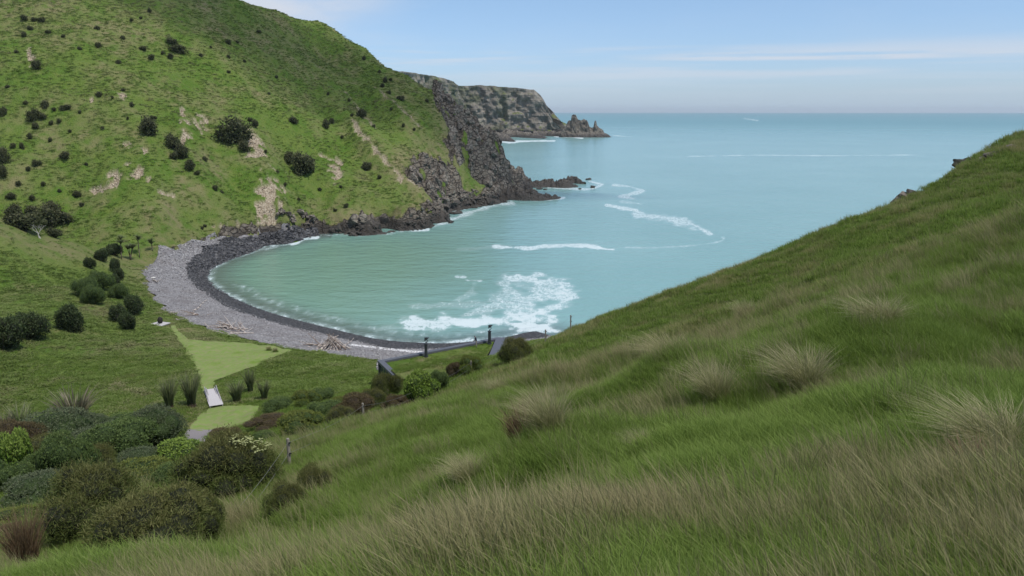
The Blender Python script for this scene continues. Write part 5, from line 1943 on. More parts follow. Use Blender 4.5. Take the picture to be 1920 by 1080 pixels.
HS = [(320, 112, 15, 10), (285, 116, 16, 10), (306, 102, 10, 7), (269, 93, 15, 8), (184, 86, 14, 11), (232, 74, 11, 7), (222, 119, 10, 8), (46, 43, 18, 10), (66, 43, 12, 7), (80, 44, 14, 10), (54, 58, 11, 7), (44, 72, 12, 9), (90, 65, 15, 6),
      (182, 58, 9, 7), (428, 85, 11, 10), (446, 82, 8, 6), (428, 112, 10, 7), (485, 64, 11, 6), (282, 24, 8, 8), (264, 36, 6, 5), (247, 38, 10, 6), (74, 212, 18, 10), (102, 203, 9, 7), (122, 201, 20, 10), (110, 222, 11, 8), (96, 222, 10, 8),
      (65, 230, 12, 12), (150, 212, 8, 6), (55, 252, 12, 12), (92, 251, 9, 8), (23, 274, 12, 10), (42, 274, 10, 12), (68, 304, 15, 12), (52, 314, 12, 8), (142, 353, 14, 12), (152, 378, 12, 8), (94, 380, 16, 14), (518, 146, 8, 6), (186, 187, 14, 10),
      (5, 208, 15, 18), (247, 211, 10, 9), (287, 228, 15, 9), (15, 171, 10, 5), (682, 113, 10, 8), (712, 136, 9, 8), (722, 156, 12, 12), (733, 152, 8, 7), (716, 170, 12, 9), (729, 180, 11, 8), (752, 188, 20, 10), (692, 75, 6, 5), (800, 192, 10, 8),
      (757, 238, 9, 9), (735, 209, 8, 6), (710, 325, 10, 8), (660, 222, 8, 6), (615, 180, 7, 6), (405, 370, 14, 10), (418, 372, 8, 6), (380, 436, 7, 6), (460, 120, 9, 6), (505, 180, 8, 5), (378, 108, 9, 7), (396, 92, 8, 5), (430, 140, 9, 6), (212, 200, 7, 6),
      (232, 178, 8, 6), (150, 100, 8, 6), (120, 76, 9, 6), (30, 100, 9, 6), (640, 250, 8, 7), (655, 190, 8, 7), (700, 240, 9, 8), (776, 250, 8, 7), (520, 330, 10, 8), (535, 350, 9, 7), (560, 370, 10, 7), (600, 350, 9, 6), (640, 352, 8, 6), (650, 388, 14, 9),
      (628, 392, 10, 7), (500, 300, 8, 7), (385, 300, 10, 9), (372, 345, 12, 8), (240, 235, 7, 6), (195, 250, 8, 6), (130, 240, 8, 6), (160, 305, 8, 6), (80, 342, 10, 8), (35, 345, 12, 9), (20, 375, 16, 12), (60, 372, 14, 10), (112, 352, 9, 7), (48, 190, 9, 7)]
for i, (a, b_, w, h) in enumerate(HS):
    vw = 'high up near the top' if b_ < 95 else ('on the upper slope' if b_ < 190 else ('halfway down the slope' if b_ < 290 else 'low on the slope'))
    hw_ = 'at far left' if a < 80 else ('left of the clay scars' if a < 230 else ('among the clay scars' if a < 520 else ('right of the clay scars' if a < 700 else 'near the cliff')))
    lab = '%s dark shrub on the headland, %s %s' % ('tiny' if w < 9 else ('small' if w < 13 else 'wide'), vw, hw_)
    plant(a + random.uniform(-1, 1), b_, w * 0.95, h * 0.95, 'hill', lab, 'shrub', 'headland_shrub', group='small shrubs dotted over the headland', variant=i, trunk=False)

# pale flower heads on the wide olive shrub
m_flower = simple_mat('pale_flower', (0.38, 0.39, 0.19), (0.26, 0.29, 0.11))
host = [o_ for o_ in COL.objects if o_.get('label', '').startswith('wide olive green shrub')][0]
hc = [c_ for c_ in host.children if c_.name.startswith('crown')][0]
bm = bmesh.new()
rn = random.Random(4)
for _ in range(34):
    a = rn.uniform(-0.4, 1.9)
    rr_ = rn.uniform(0.1, 0.75)
    c_ = Vector((math.cos(a) * rr_ + 0.15, math.sin(a) * rr_ * 0.8, 1.28 - 0.42 * rr_ * rr_ + rn.uniform(-0.03, 0.06)))
    for _k in range(6):
        d_ = Vector((rn.gauss(0, .045), rn.gauss(0, .045), rn.gauss(0, .012)))
        bmesh.ops.create_cone(bm, cap_ends=True, segments=5, radius1=0.004, radius2=0.02, depth=0.02, matrix=Matrix.Translation(c_ + d_))
fo = obj('flower_heads', bm_mesh('flower_heads', bm, m_flower), host)
fo.scale = hc.scale
fo['kind'] = 'stuff'

# flax clumps ------------------------------------------------------
m_flax = leaf_mat('flax_blades', (0.030, 0.045, 0.018), (0.085, 0.115, 0.045), (0.230, 0.235, 0.130), transl=0.15, rough=0.5, objvar=True)
m_flaxb = leaf_mat('flax_blades_bronze', (0.040, 0.036, 0.022), (0.115, 0.100, 0.065), (0.260, 0.225, 0.160), transl=0.15, rough=0.5)
FLX = [blade_mesh('leaves', [(blades(130, 0.22, 0.7, 1.35, 0.055, 0.35, (0, 0), 4, 700 + i, curl=1.1, radial=0.42), 0)], [m_flax]) for i in range(3)]
FLB = blade_mesh('leaves', [(blades(170, 0.25, 0.7, 1.35, 0.055, 0.4, (0, 0), 4, 710, curl=1.1, radial=0.42), 0)], [m_flaxb])
FLS = [(143, 803, 95, 68, 'large bronze-tipped flax clump above the left thicket'), (318, 765, 52, 56, 'flax clump left of the boardwalk, farther from it'), (360, 762, 56, 64, 'flax clump touching the left side of the boardwalk'),
       (445, 757, 50, 42, 'flax clump right of the boardwalk'), (470, 738, 36, 46, 'upright dark flax clump behind the ones right of the boardwalk'), (496, 750, 40, 38, 'small flax clump furthest right of the boardwalk'),
       (42, 818, 66, 52, 'pale flax clump near the left edge above the thicket'), (12, 822, 40, 40, 'small brown flax at the left edge')]
for i, (a, b_, w, h, lab) in enumerate(FLS):
    p = hit(a, b_)
    dd = math.dist(p, (0, 0, CAM_H))
    e = bpy.data.objects.new('flax', None)
    COL.objects.link(e)
    e.location = (p[0], p[1], H1(p[0], p[1]) - 0.1)
    tag(e, lab, 'flax', 'flax clumps near the boardwalk')
    lf = obj('leaves', FLB if i in (0, 7) else FLX[i % 3], e)
    s1 = w * dd / FPX / 1.9
    s2 = h * dd / FPX / 1.15
    lf.scale = (s1, s1, s2)
    lf.rotation_euler = (0, 0, i * 1.1)
    bm = bmesh.new()
    bmesh.ops.create_icosphere(bm, subdivisions=2, radius=0.28 * s1, matrix=Matrix.Diagonal((1, 1, 1.2, 1)))
    obj('base', bm_mesh('base', bm, m_core_b), e)

# cabbage trees at the head of the beach: bare stems with spiky heads
HEADM = blade_mesh('leaf_head', [(blades(90, 0.05, 0.5, 0.9, 0.05, 1.5, (0, 0), 3, 720, curl=0.5), 0)], [m_flax])
for (a, b_, hh, nst, lab) in [(228, 486, 38, 2, 'spiky-headed tree with a tall stem above the beach head, left of a pair'), (262, 482, 42, 2, 'spiky-headed tree with a tall stem above the beach head, right of a pair'),
                              (245, 487, 26, 5, 'low many-stemmed spiky tree between the two tall spiky-headed ones'), (286, 470, 18, 2, 'small spiky tree just right of the tall pair')]:
    p = hit(a, b_)
    dd = math.dist(p, (0, 0, CAM_H))
    e = bpy.data.objects.new('cabbage_tree', None)
    COL.objects.link(e)
    e.location = (p[0], p[1], H1(p[0], p[1]) - 0.1)
    tag(e, lab, 'tree')
    H_ = hh * dd / FPX
    bm = bmesh.new()
    tops = []
    rn = random.Random(a)
    for k in range(nst):
        an = rn.uniform(0, 6.28)
        sp2 = rn.uniform(0.1, 0.35) * (1.4 if nst > 3 else 0.5)
        top = Vector((math.cos(an) * sp2 * H_ * 0.5, math.sin(an) * sp2 * H_ * 0.5, H_ * rn.uniform(0.65, 0.9)))
        mid = Vector((top.x * 0.35, top.y * 0.35, top.z * 0.5))
        limb(bm, (0, 0, -0.2), mid, 0.11, 0.09)
        limb(bm, mid, top, 0.09, 0.06)
        tops.append(top)
    obj('trunk', bm_mesh('trunk', bm, m_bark, True), e)
    for tp in tops:
        lf = obj('leaf_head', HEADM, e)
        lf.location = tp
        lf.scale = (1.9, 1.9, 1.7)
        lf.rotation_euler = (rn.uniform(-.3, .3), rn.uniform(-.3, .3), rn.uniform(0, 6))

# dead grey tree by the gully
m_dead = simple_mat('bleached_wood', (0.50, 0.47, 0.42), (0.33, 0.30, 0.27), scale=4)
p = hit(74, 446)
e = bpy.data.objects.new('dead_tree', None)
COL.objects.link(e)
e.location = (p[0], p[1], H1(p[0], p[1]) - 0.2)
tag(e, 'bare bleached dead tree in front of the dark gully trees', 'tree')
bm = bmesh.new()
rn = random.Random(3)
branchy(bm, Vector((0, 0, 0)), Vector((-0.15, 0, 1)).normalized(), 1.5, 0.13, 4, rn, 0.5, 0.05)
branchy(bm, Vector((0.3, 0, 0)), Vector((-0.55, 0.2, 0.8)).normalized(), 1.3, 0.10, 4, rn, 0.5, 0.02)
obj('trunk', bm_mesh('trunk', bm, m_dead), e)

# tussocks of the near slope ---------------------------------------
TUS = [blade_mesh('tussock', [(blades(1100, 0.30, 0.40, 1.20, 0.008, 0.75, (-0.36, 0.06), 5, 740 + i, curl=1.4, radial=0.36), 0), (blades(500, 0.60, 0.25, 0.65, 0.010, 0.6, (-0.25, 0), 3, 750 + i, radial=0.2), 1)], [m_tuss, m_grass]) for i in range(3)]
for i, (a, b_, w, h, lab) in enumerate(TSL):
    p = hit(a, b_)
    if p is None:
        continue
    dd = math.dist(p, (0, 0, CAM_H))
    o = obj('tussock_grass', TUS[i % 3])
    o.location = (p[0], p[1], H1(p[0], p[1]) - 0.03)
    s1 = w * dd / FPX / 1.55
    o.scale = (s1, s1, min(1.4, h * dd / FPX / 0.95))
    o.rotation_euler = (0, 0, random.uniform(-0.4, 0.4))
    tag(o, lab, 'tussock grass', 'tussocks on the near slope')
m_fern = leaf_mat('dead_fern', (0.055, 0.030, 0.018), (0.125, 0.065, 0.040), (0.19, 0.115, 0.075), transl=0.1)
FRN = blade_mesh('fern_clump', [(blades(900, 0.30, 0.3, 1.0, 0.016, 0.9, (-0.05, 0), 3, 760, curl=0.6, radial=0.25), 0)], [m_fern])
for a, b_, w, h, lab in FERNS:
    p = hit(a, b_)
    dd = math.dist(p, (0, 0, CAM_H))
    o = obj('dead_fern', FRN)
    o.location = (p[0], p[1], H1(p[0], p[1]) - 0.03)
    s1 = w * dd / FPX / 1.2
    o.scale = (s1, s1, h * dd / FPX / 0.9)
    tag(o, lab, 'fern')
# two straw clumps on the lawn and a few on the meadow
for a, b_, w, lab in [(505, 660, 13, 'straw coloured grass clump on the lawn tip, left of two'), (517, 663, 12, 'straw coloured grass clump on the lawn tip, right of two')]:
    p = hit(a, b_)
    o = obj('straw_clump', TUS[0])
    o.location = (p[0], p[1], H1(p[0], p[1]))
    o.scale = (0.75, 0.75, 0.85)
    tag(o, lab, 'grass clump')
print('plants', round(time.time() - T0, 1))

# ------------------------------------------------------------------ driftwood
m_drift = simple_mat('driftwood', (0.56, 0.50, 0.45), (0.33, 0.28, 0.24), scale=3)
m_drift2 = simple_mat('driftwood_brown', (0.30, 0.23, 0.18), (0.16, 0.12, 0.10), scale=3)


def log_mesh(ln, r, seed, m):
    rn = random.Random(seed)
    bm = bmesh.new()
    n_ = 5
    pts = [Vector((0, 0, 0))]
    d = Vector((1, 0, 0))
    for k in range(n_):
        d = (d + Vector((0, rn.gauss(0, .12), rn.gauss(0, .12)))).normalized()
        pts.append(pts[-1] + d * ln / n_)
    for k in range(n_):
        limb(bm, pts[k], pts[k + 1], r * (1 - 0.13 * k), r * (1 - 0.13 * (k + 1)), 6)
    if rn.random() < 0.6:
        limb(bm, pts[3], pts[3] + Vector((rn.uniform(.1, .4), rn.choice([-1, 1]) * 0.5, 0.3)) * ln * 0.35, r * 0.5, r * 0.2, 5)
    return bm_mesh('log', bm, m, True)


LOGS = [log_mesh(3.6, 0.11, 800 + i, m_drift if i % 3 else m_drift2) for i in range(6)]


def drift_pile(px, py, n_, rad, ht, label, seed, cone=False):
    p = hit(px, py)
    e = bpy.data.objects.new('driftwood_pile', None)
    COL.objects.link(e)
    zg = H1(p[0], p[1])
    e.location = (p[0], p[1], zg)
    tag(e, label, 'driftwood')
    rn = random.Random(seed)
    for k in range(n_):
        o_ = obj('log', LOGS[rn.randrange(6)], e)
        s_ = rn.uniform(0.45, 1.15)
        a = rn.uniform(0, 6.28)
        if cone:
            # leaning together towards the top
            r0 = rad * rn.uniform(0.4, 1.0)
            st = Vector((math.cos(a) * r0, math.sin(a) * r0 * 0.8, 0.05))
            tp = Vector((rn.gauss(0.2, .35), rn.gauss(0, .3), ht * rn.uniform(0.55, 1.1)))
            d = (tp - st)
            o_.location = st
            o_.rotation_euler = d.to_track_quat('X', 'Z').to_euler()
            s_ = d.length / 3.6 * rn.uniform(1.0, 1.3)
            o_.scale = (s_, max(0.7, s_), max(0.7, s_))
        else:
            r0 = rad * rn.uniform(0, 1.0)
            lx, ly = math.cos(a) * r0 * 1.5, math.sin(a) * r0 * 0.8
            zz = H1(p[0] + lx, p[1] + ly) - zg + rn.uniform(0.05, ht) * (1 - r0 / rad * 0.8)
            o_.location = (lx, ly, zz)
            o_.rotation_euler = (0, rn.gauss(0, .22), rn.gauss(2.6, .7))
            o_.scale = (s_, s_, s_)
    return e


drift_pile(622, 655, 46, 3.0, 1.9, 'large heap of bleached driftwood poles leaning together on the beach', 1, True)
drift_pile(600, 650, 14, 2.2, 0.5, 'scatter of flat driftwood at the left of the large heap', 2)
drift_pile(428, 618, 34, 2.6, 0.9, 'tangled driftwood heap at the grass edge in the middle of the beach', 3)
drift_pile(452, 626, 16, 2.4, 0.3, 'thin driftwood scatter trailing right of the tangled heap', 4)
drift_pile(372, 592, 12, 1.8, 0.5, 'driftwood tangle on the upper beach left of the tangled heap', 5)
for i, (a, b_, ln, rz, tilt, rad_, lab) in enumerate([(287, 527, 3.6, -0.9, 0.0, 1.3, 'long pale driftwood log lying alone on the upper beach at left'), (362, 585, 3.2, 0.85, -0.45, 1.2, 'forked white driftwood branch sticking up from the beach tangle'),
                                                  (640, 655, 2.6, 0.5, -0.5, 0.8, 'thin curved driftwood stick standing apart right of the large heap'), (330, 600, 2.4, -0.4, 0.0, 0.9, 'grey driftwood stick at the grass edge of the beach'), (318, 588, 2.0, 0.2, 0.0, 0.9, 'short grey driftwood stick near the head of the beach edge')]):
    p = hit(a, b_)
    o = obj('driftwood_log', LOGS[1 + i % 2])
    o.location = (p[0], p[1], H1(p[0], p[1]) + 0.18)
    o.rotation_euler = (0, tilt, rz)
    o.scale = (ln / 3.6, rad_ * 1.3, rad_ * 1.3)
    tag(o, lab, 'driftwood')
p = hit(286, 524)
o = obj('pale_boulder', BIGR[0])
o.data = o.data.copy()
o.data.materials.clear()
m_pale = simple_mat('pale_stone', (0.66, 0.64, 0.60), (0.50, 0.48, 0.44), scale=3)
o.data.materials.append(m_pale)
o.location = (p[0], p[1] + 0.5, H1(p[0], p[1]) + 0.2)
o.scale = (0.55, 0.45, 0.35)
tag(o, 'white stone at the end of the lone log on the upper beach', 'rock')

# ------------------------------------------------------------------ boardwalk with planks
m_plank = simple_mat('weathered_plank', (0.52, 0.50, 0.50), (0.40, 0.38, 0.38), scale=5)
m_edge = simple_mat('boardwalk_edge', (0.34, 0.33, 0.33), (0.24, 0.23, 0.23), scale=5)
q = [hit(384, 737), hit(406, 733), hit(419, 763), hit(393, 768)]
bw = bpy.data.objects.new('boardwalk', None)
COL.objects.link(bw)
far_m = Vector(((q[0][0] + q[1][0]) / 2, (q[0][1] + q[1][1]) / 2, 0))
near_m = Vector(((q[2][0] + q[3][0]) / 2, (q[2][1] + q[3][1]) / 2, 0))
dirv = far_m - near_m
ln = dirv.length
wd = ((Vector(q[0][:2]) - Vector(q[1][:2])).length + (Vector(q[2][:2]) - Vector(q[3][:2])).length) / 2
zf, zn = H1(far_m.x, far_m.y), H1(near_m.x, near_m.y)
bw.location = (near_m.x, near_m.y, zn)
bw.rotation_euler = (0, 0, math.atan2(dirv.y, dirv.x))
tag(bw, 'pale timber boardwalk of close planks joining the two lawns', 'boardwalk')


def box_mesh(name, sx_, sy_, sz_, m, bev=0.0):
    bm = bmesh.new()
    bmesh.ops.create_cube(bm, size=1.0, matrix=Matrix.Diagonal((sx_, sy_, sz_, 1)))
    if bev:
        bmesh.ops.bevel(bm, geom=bm.edges, offset=bev, segments=1, affect='EDGES')
    return bm_mesh(name, bm, m)


npl = 26
plm = box_mesh('plank', ln / npl * 0.88, wd, 0.06, m_plank, 0.008)
for k in range(npl):
    o_ = obj('plank', plm, bw)
    f_ = (k + 0.5) / npl
    o_.location = (f_ * ln, random.uniform(-.02, .02), 0.32 + (zf - zn) * f_ + random.uniform(-.006, .006))
for s_ in (-1, 1):
    o_ = obj('edge_rail', box_mesh('edge_rail', ln, 0.10, 0.14, m_edge, 0.01), bw)
    o_.location = (ln / 2, s_ * (wd / 2 - 0.10), 0.42 + (zf - zn) / 2)
    o_ = obj('bearer', box_mesh('bearer', ln, 0.12, 0.22, m_edge), bw)
    o_.location = (ln / 2, s_ * (wd / 2 - 0.3), 0.17 + (zf - zn) / 2)

# small pale deck slab with a dark round pot, left of the beach
p = hit(300, 609)
zg = H1(p[0], p[1])
dk = bpy.data.objects.new('garden_platform', None)
COL.objects.link(dk)
dk.location = (p[0], p[1], zg)
dk.rotation_euler = (0, 0, -0.35)
tag(dk, 'small low pale platform in the grass beside the beach', 'platform')
o_ = obj('deck', box_mesh('deck', 2.6, 2.2, 0.16, m_plank, 0.02), dk)
o_.location = (0, 0, 0.20)
o_ = obj('base', box_mesh('base', 2.3, 1.9, 0.16, m_edge), dk)
o_.location = (0, 0, 0.06)
bm = bmesh.new()
bmesh.ops.create_uvsphere(bm, u_segments=14, v_segments=10, radius=0.5, matrix=Matrix.Diagonal((0.9, 0.9, 1.25, 1)))
for v in bm.verts:
    v.co *= 1 + 0.06 * mnoise.noise(v.co * 4)
m_blk = simple_mat('charred_wood', (0.035, 0.030, 0.026), (0.018, 0.016, 0.014))
st_ = obj('dark_stump', bm_mesh('dark_stump', bm, m_blk, True))
st_.location = (p[0] + 0.05, p[1] + 0.1, zg + 0.80)
tag(st_, 'dark rounded stump standing on the small pale platform', 'stump')

# ------------------------------------------------------------------ the house with the grass roof
m_clad = simple_mat('dark_cladding', (0.070, 0.074, 0.085), (0.050, 0.053, 0.062), rough=0.6, scale=2)
m_cop = simple_mat('grey_coping', (0.105, 0.110, 0.128), (0.080, 0.085, 0.100), rough=0.5, scale=2, spec=0.4)
m_flue = simple_mat('dark_flue', (0.040, 0.047, 0.052), (0.028, 0.032, 0.036), rough=0.5, scale=5, spec=0.4)
m_pale_t = simple_mat('pale_trim', (0.42, 0.43, 0.46), (0.34, 0.35, 0.37), rough=0.6)
m_glass, t, b = mat('window_glass', 0.05, 0.8)
b.inputs['Base Color'].default_value = (0.05, 0.085, 0.065, 1)
house = bpy.data.objects.new('grass_roofed_house', None)
COL.objects.link(house)
A_, B_, C_, D_ = Vector(HA), Vector(HB), Vector(HC), Vector(HD)
house.location = A_
tag(house, 'low dark house with a grass roof set into the hillside above the beach', 'house')


def hobj(name, me_):
    o_ = obj(name, me_, house)
    o_.matrix_parent_inverse = Matrix.Translation(-A_)
    return o_


def beam(name, P0, P1, w_, h_, m, zoff=0.0, inward=0.0, mit=0.0):
    """box along P0-P1, w_ wide (to the left of the direction), top at z + zoff"""
    P0, P1 = Vector(P0), Vector(P1)
    d = (P1 - P0)
    l_ = d.length
    d.normalize()
    s_ = Vector((-d.y, d.x, 0)).normalized()
    bm = bmesh.new()
    pts = []
    for (a_, b2) in ((0, 0), (l_, 0), (l_, w_), (0, w_)):
        k_ = 0
        if mit and b2:
            k_ = mit if a_ == 0 else -mit
        pts.append(P0 + d * (a_ + k_) + s_ * (b2 + inward))
    lo = [bm.verts.new((q_.x, q_.y, q_.z + zoff - h_)) for q_ in pts]
    hi = [bm.verts.new((q_.x, q_.y, q_.z + zoff)) for q_ in pts]
    for k in range(4):
        bm.faces.new((lo[k], lo[(k + 1) % 4], hi[(k + 1) % 4], hi[k]))
    bm.faces.new(hi)
    bm.faces.new(lo[::-1])
    bmesh.ops.recalc_face_normals(bm, faces=bm.faces)
    return hobj(name, bm_mesh(name, bm, m))


# A->B is the seaward edge; the roof lies to its right, so edges use negative widths
beam('roof_coping', A_, B_, -0.75, 0.30, m_cop, 0.30, 0)
beam('roof_coping', A_ + (A_ - B_).normalized() * 0.0 + Vector((0, 0, 0.004)), D_, 0.75, 0.30, m_cop, 0.30, 0)
beam('roof_coping', C_, B_ + Vector((0, 0, 0.004)), 1.25, 0.30, m_cop, 0.30, -1.25)
o_ = beam('coping_end', C_ + (C_ - B_).normalized() * 0.9, C_ + (C_ - B_).normalized() * 0.02, 1.25, 0.25, m_pale_t, 0.28, -1.25)
# outer walls
beam('sea_wall_cladding', A_, B_, -0.25, 3.6, m_clad, -0.003, -0.12)
beam('end_wall_cladding', C_, B_, 0.3, 3.6, m_clad, -0.003, -0.9)
# glazed left end with mullions
gl = beam('glass_wall', A_ + Vector((0, 0, 0)), D_, 0.06, 3.4, m_glass, -0.01, 0.22)
dv = (D_ - A_)
for k in range(7):
    f_ = k / 6.0
    P0 = A_ + dv * f_ * 0.97 + dv.normalized() * 0.1
    beam('mullion', P0, P0 + dv.normalized() * 0.12, 0.12, 3.38, m_clad, -0.02, 0.16)
# roof turf sheet
nu, nv = 90, 46
U, Vv_ = np.meshgrid(np.linspace(0.02, 0.985, nu), np.linspace(0.05, 1.35, nv), indexing='ij')
a3, b3, c3_, d3_ = (np.array(v[:]) for v in (A_, B_, C_, D_))
XY = ((1 - U)[..., None] * a3 + U[..., None] * b3) * (1 - Vv_)[..., None] + ((1 - U)[..., None] * d3_ + U[..., None] * c3_) * Vv_[..., None]
tx_, ty_ = XY[..., 0].ravel(), XY[..., 1].ravel()
tz_ = ROOF_Z + 0.02 + 0.10 * fbm(tx_ / 1.5, ty_ / 1.5, 3, 5) + 0.45 * sstep(Vv_.ravel(), 0.35, 1.0) - 0.12 * (1 - sstep(Vv_.ravel(), 0.05, 0.15))
me = mesh_np('roof_turf', np.stack([tx_, ty_, tz_], 1), grid_faces(nu, nv), m_ground)
attrs(me, dry=np.clip(0.3 + fbm(tx_ / 2, ty_ / 2, 3, 6), 0, 1), bare=np.zeros(len(tx_)), rock=np.zeros(len(tx_)))
hobj('roof_turf', me)
ng = 1500
gu, gv = g.uniform(0.03, 0.97, ng), g.uniform(0.08, 1.02, ng)
XY = ((1 - gu)[:, None] * a3 + gu[:, None] * b3) * (1 - gv)[:, None] + ((1 - gu)[:, None] * d3_ + gu[:, None] * c3_) * gv[:, None]
gz = ROOF_Z + 0.55 * sstep(gv, 0.35, 1.0) - 0.03
tt = 0.2 + 1.1 * np.exp(-((gu - 0.62) / 0.13) ** 2 - ((gv - 0.55) / 0.3) ** 2) + 0.3 * fbm(XY[:, 0] / 2, XY[:, 1] / 2, 2, 5)
sc = g.uniform(0.35, 0.75, ng)
scatter('roof_grass', coll_f, XY[:, 0], XY[:, 1], gz, sc, g.integers(0, 3, ng), tt * 0.7, rotz=g.uniform(0, 6, ng), scz=sc * 0.8)


def cyl(bm, p0, p1, r0, r1, n_=16):
    limb(bm, p0, p1, r0, r1, n_)


def chimney(px, py, hpx):
    p_ = PZ(px, py, ROOF_Z + 0.05)
    dd = math.dist(p_, (0, 0, CAM_H))
    s_ = dd / FPX
    base = Vector(p_)
    bm = bmesh.new()
    hb = 24 * s_
    rr_ = 2.9 * s_
    cyl(bm, base, base + Vector((0, 0, hb)), rr_, rr_ * 0.92)
    for k in range(1, 6):
        z_ = base + Vector((0, 0, hb * k / 6))
        cyl(bm, z_ - Vector((0, 0, 0.02)), z_ + Vector((0, 0, 0.02)), rr_ * 1.05, rr_ * 1.05)
    cyl(bm, base + Vector((0, 0, hb)), base + Vector((0, 0, hb + 0.10)), rr_ * 1.22, rr_ * 1.22)
    cyl(bm, base - Vector((0, 0, 0.1)), base + Vector((0, 0, 0.16)), rr_ * 1.45, rr_ * 1.4)
    ch = hobj('chimney', bm_mesh('chimney', bm, m_flue, False))
    # cowl: bent arm and triangular wind vane
    bm = bmesh.new()
    t0 = base + Vector((0, 0, hb + 0.10))
    cyl(bm, t0, t0 + Vector((0, 0, 0.22)), 0.05, 0.05, 8)
    arm = [Vector((0.05, 0, 0.18)), Vector((0.22, 0, 0.30)), Vector((0.24, 0, 0.48)), Vector((0.10, 0, 0.60))]
    for k in range(3):
        cyl(bm, t0 + arm[k], t0 + arm[k + 1], 0.045, 0.045, 8)
    tri = [(-0.16, 0.36), (-0.16, 0.86), (0.46, 0.86), (0.28, 0.70)]
    lo = [bm.verts.new(t0 + Vector((x_, -0.16, z_))) for x_, z_ in tri]
    hi = [bm.verts.new(t0 + Vector((x_, 0.16, z_))) for x_, z_ in tri]
    for k in range(4):
        bm.faces.new((lo[k], lo[(k + 1) % 4], hi[(k + 1) % 4], hi[k]))
    bm.faces.new(lo[::-1])
    bm.faces.new(hi)
    bmesh.ops.recalc_face_normals(bm, faces=bm.faces)
    cw = obj('cowl', bm_mesh('cowl', bm, m_flue), ch)
    return ch


chimney(799, 669, 29)
chimney(918, 645, 30)

# ------------------------------------------------------------------ the person on the roof


def skin_figure(name, joints, edges, m, root=0, sub=2):
    me_ = bpy.data.meshes.new(name)
    me_.from_pydata([j[0] for j in joints], edges, [])
    o_ = bpy.data.objects.new(name, me_)
    COL.objects.link(o_)
    o_.modifiers.new('skin', 'SKIN')
    for i_, j in enumerate(joints):
        me_.skin_vertices[0].data[i_].radius = j[1]
    me_.skin_vertices[0].data[root].use_root = True
    ss_ = o_.modifiers.new('sub', 'SUBSURF')
    ss_.levels = sub
    ss_.render_levels = sub
    dg = bpy.context.evaluated_depsgraph_get()
    dg.update()
    me2 = bpy.data.meshes.new_from_object(o_.evaluated_get(dg))
    me2.name = name
    me2.materials.clear()
    me2.materials.append(m)
    for p_ in me2.polygons:
        p_.use_smooth = True
    bpy.data.objects.remove(o_)
    return me2


m_skin = simple_mat('skin', (0.48, 0.31, 0.24), (0.44, 0.28, 0.21), rough=0.6)
m_navy = simple_mat('navy_jacket', (0.020, 0.024, 0.045), (0.014, 0.017, 0.032), rough=0.9)
m_khaki = simple_mat('khaki_trousers', (0.29, 0.26, 0.23), (0.22, 0.20, 0.175), rough=0.9)
m_shoe = simple_mat('dark_shoes', (0.05, 0.045, 0.04), rough=0.7)
m_hair = simple_mat('grey_hair', (0.13, 0.13, 0.14), (0.08, 0.08, 0.09), rough=0.9)
# figure in side view facing -x (left), bent slightly forward, hands on the parapet; heights in metres
pp_ = PZ(893, 651, ROOF_Z + 0.05)
per = bpy.data.objects.new('person', None)
COL.objects.link(per)
per.location = pp_
per.rotation_euler = (0, 0, -0.25)
tag(per, 'person in dark navy jacket and khaki trousers standing at the edge of the green roof', 'person')
J = [((0.02, 0, 0.95), (0.15, 0.11)), ((-0.03, 0, 1.12), (0.145, 0.11)), ((-0.10, 0, 1.34), (0.16, 0.12)), ((-0.13, 0, 1.46), (0.07, 0.07)), ((-0.20, 0, 1.52), (0.05, 0.05)), ((-0.24, 0, 1.60), (0.085, 0.09)), ((-0.25, 0, 1.68), (0.08, 0.085)),
     ((0.02, 0.10, 0.88), (0.10, 0.10)), ((-0.02, 0.12, 0.50), (0.065, 0.065)), ((0.03, 0.12, 0.10), (0.045, 0.045)), ((-0.10, 0.12, 0.04), (0.04, 0.035)),
     ((0.02, -0.10, 0.88), (0.10, 0.10)), ((0.02, -0.12, 0.50), (0.065, 0.065)), ((0.10, -0.12, 0.10), (0.045, 0.045)), ((-0.03, -0.12, 0.04), (0.04, 0.035)),
     ((-0.11, 0.20, 1.38), (0.06, 0.06)), ((-0.10, 0.25, 1.12), (0.045, 0.045)), ((-0.30, 0.22, 0.98), (0.032, 0.032)), ((-0.38, 0.20, 0.95), (0.03, 0.02)),
     ((-0.11, -0.20, 1.38), (0.06, 0.06)), ((-0.10, -0.25, 1.12), (0.045, 0.045)), ((-0.30, -0.22, 0.98), (0.032, 0.032)), ((-0.38, -0.20, 0.95), (0.03, 0.02))]
E_ = [(0, 1), (1, 2), (2, 3), (3, 4), (4, 5), (5, 6), (0, 7), (7, 8), (8, 9), (9, 10), (0, 11), (11, 12), (12, 13), (13, 14), (2, 15), (15, 16), (16, 17), (17, 18), (2, 19), (19, 20), (20, 21), (21, 22)]
body = skin_figure('body', J, E_, m_skin)
body.materials.append(m_khaki)
body.materials.append(m_navy)
body.materials.append(m_shoe)
body.materials.append(m_hair)
for p_ in body.polygons:
    c_ = p_.center
    mi = 0
    if c_.z < 0.09:
        mi = 3
    elif c_.z < 0.93 and abs(c_.y) < 0.2 and c_.x > -0.2:
        mi = 1
    elif c_.z < 1.47 and c_.x > -0.32:
        mi = 2
    elif c_.z > 1.60 or (c_.z > 1.5 and c_.x > -0.22):
        mi = 4
    p_.material_index = mi
ob_ = obj('body', body, per)
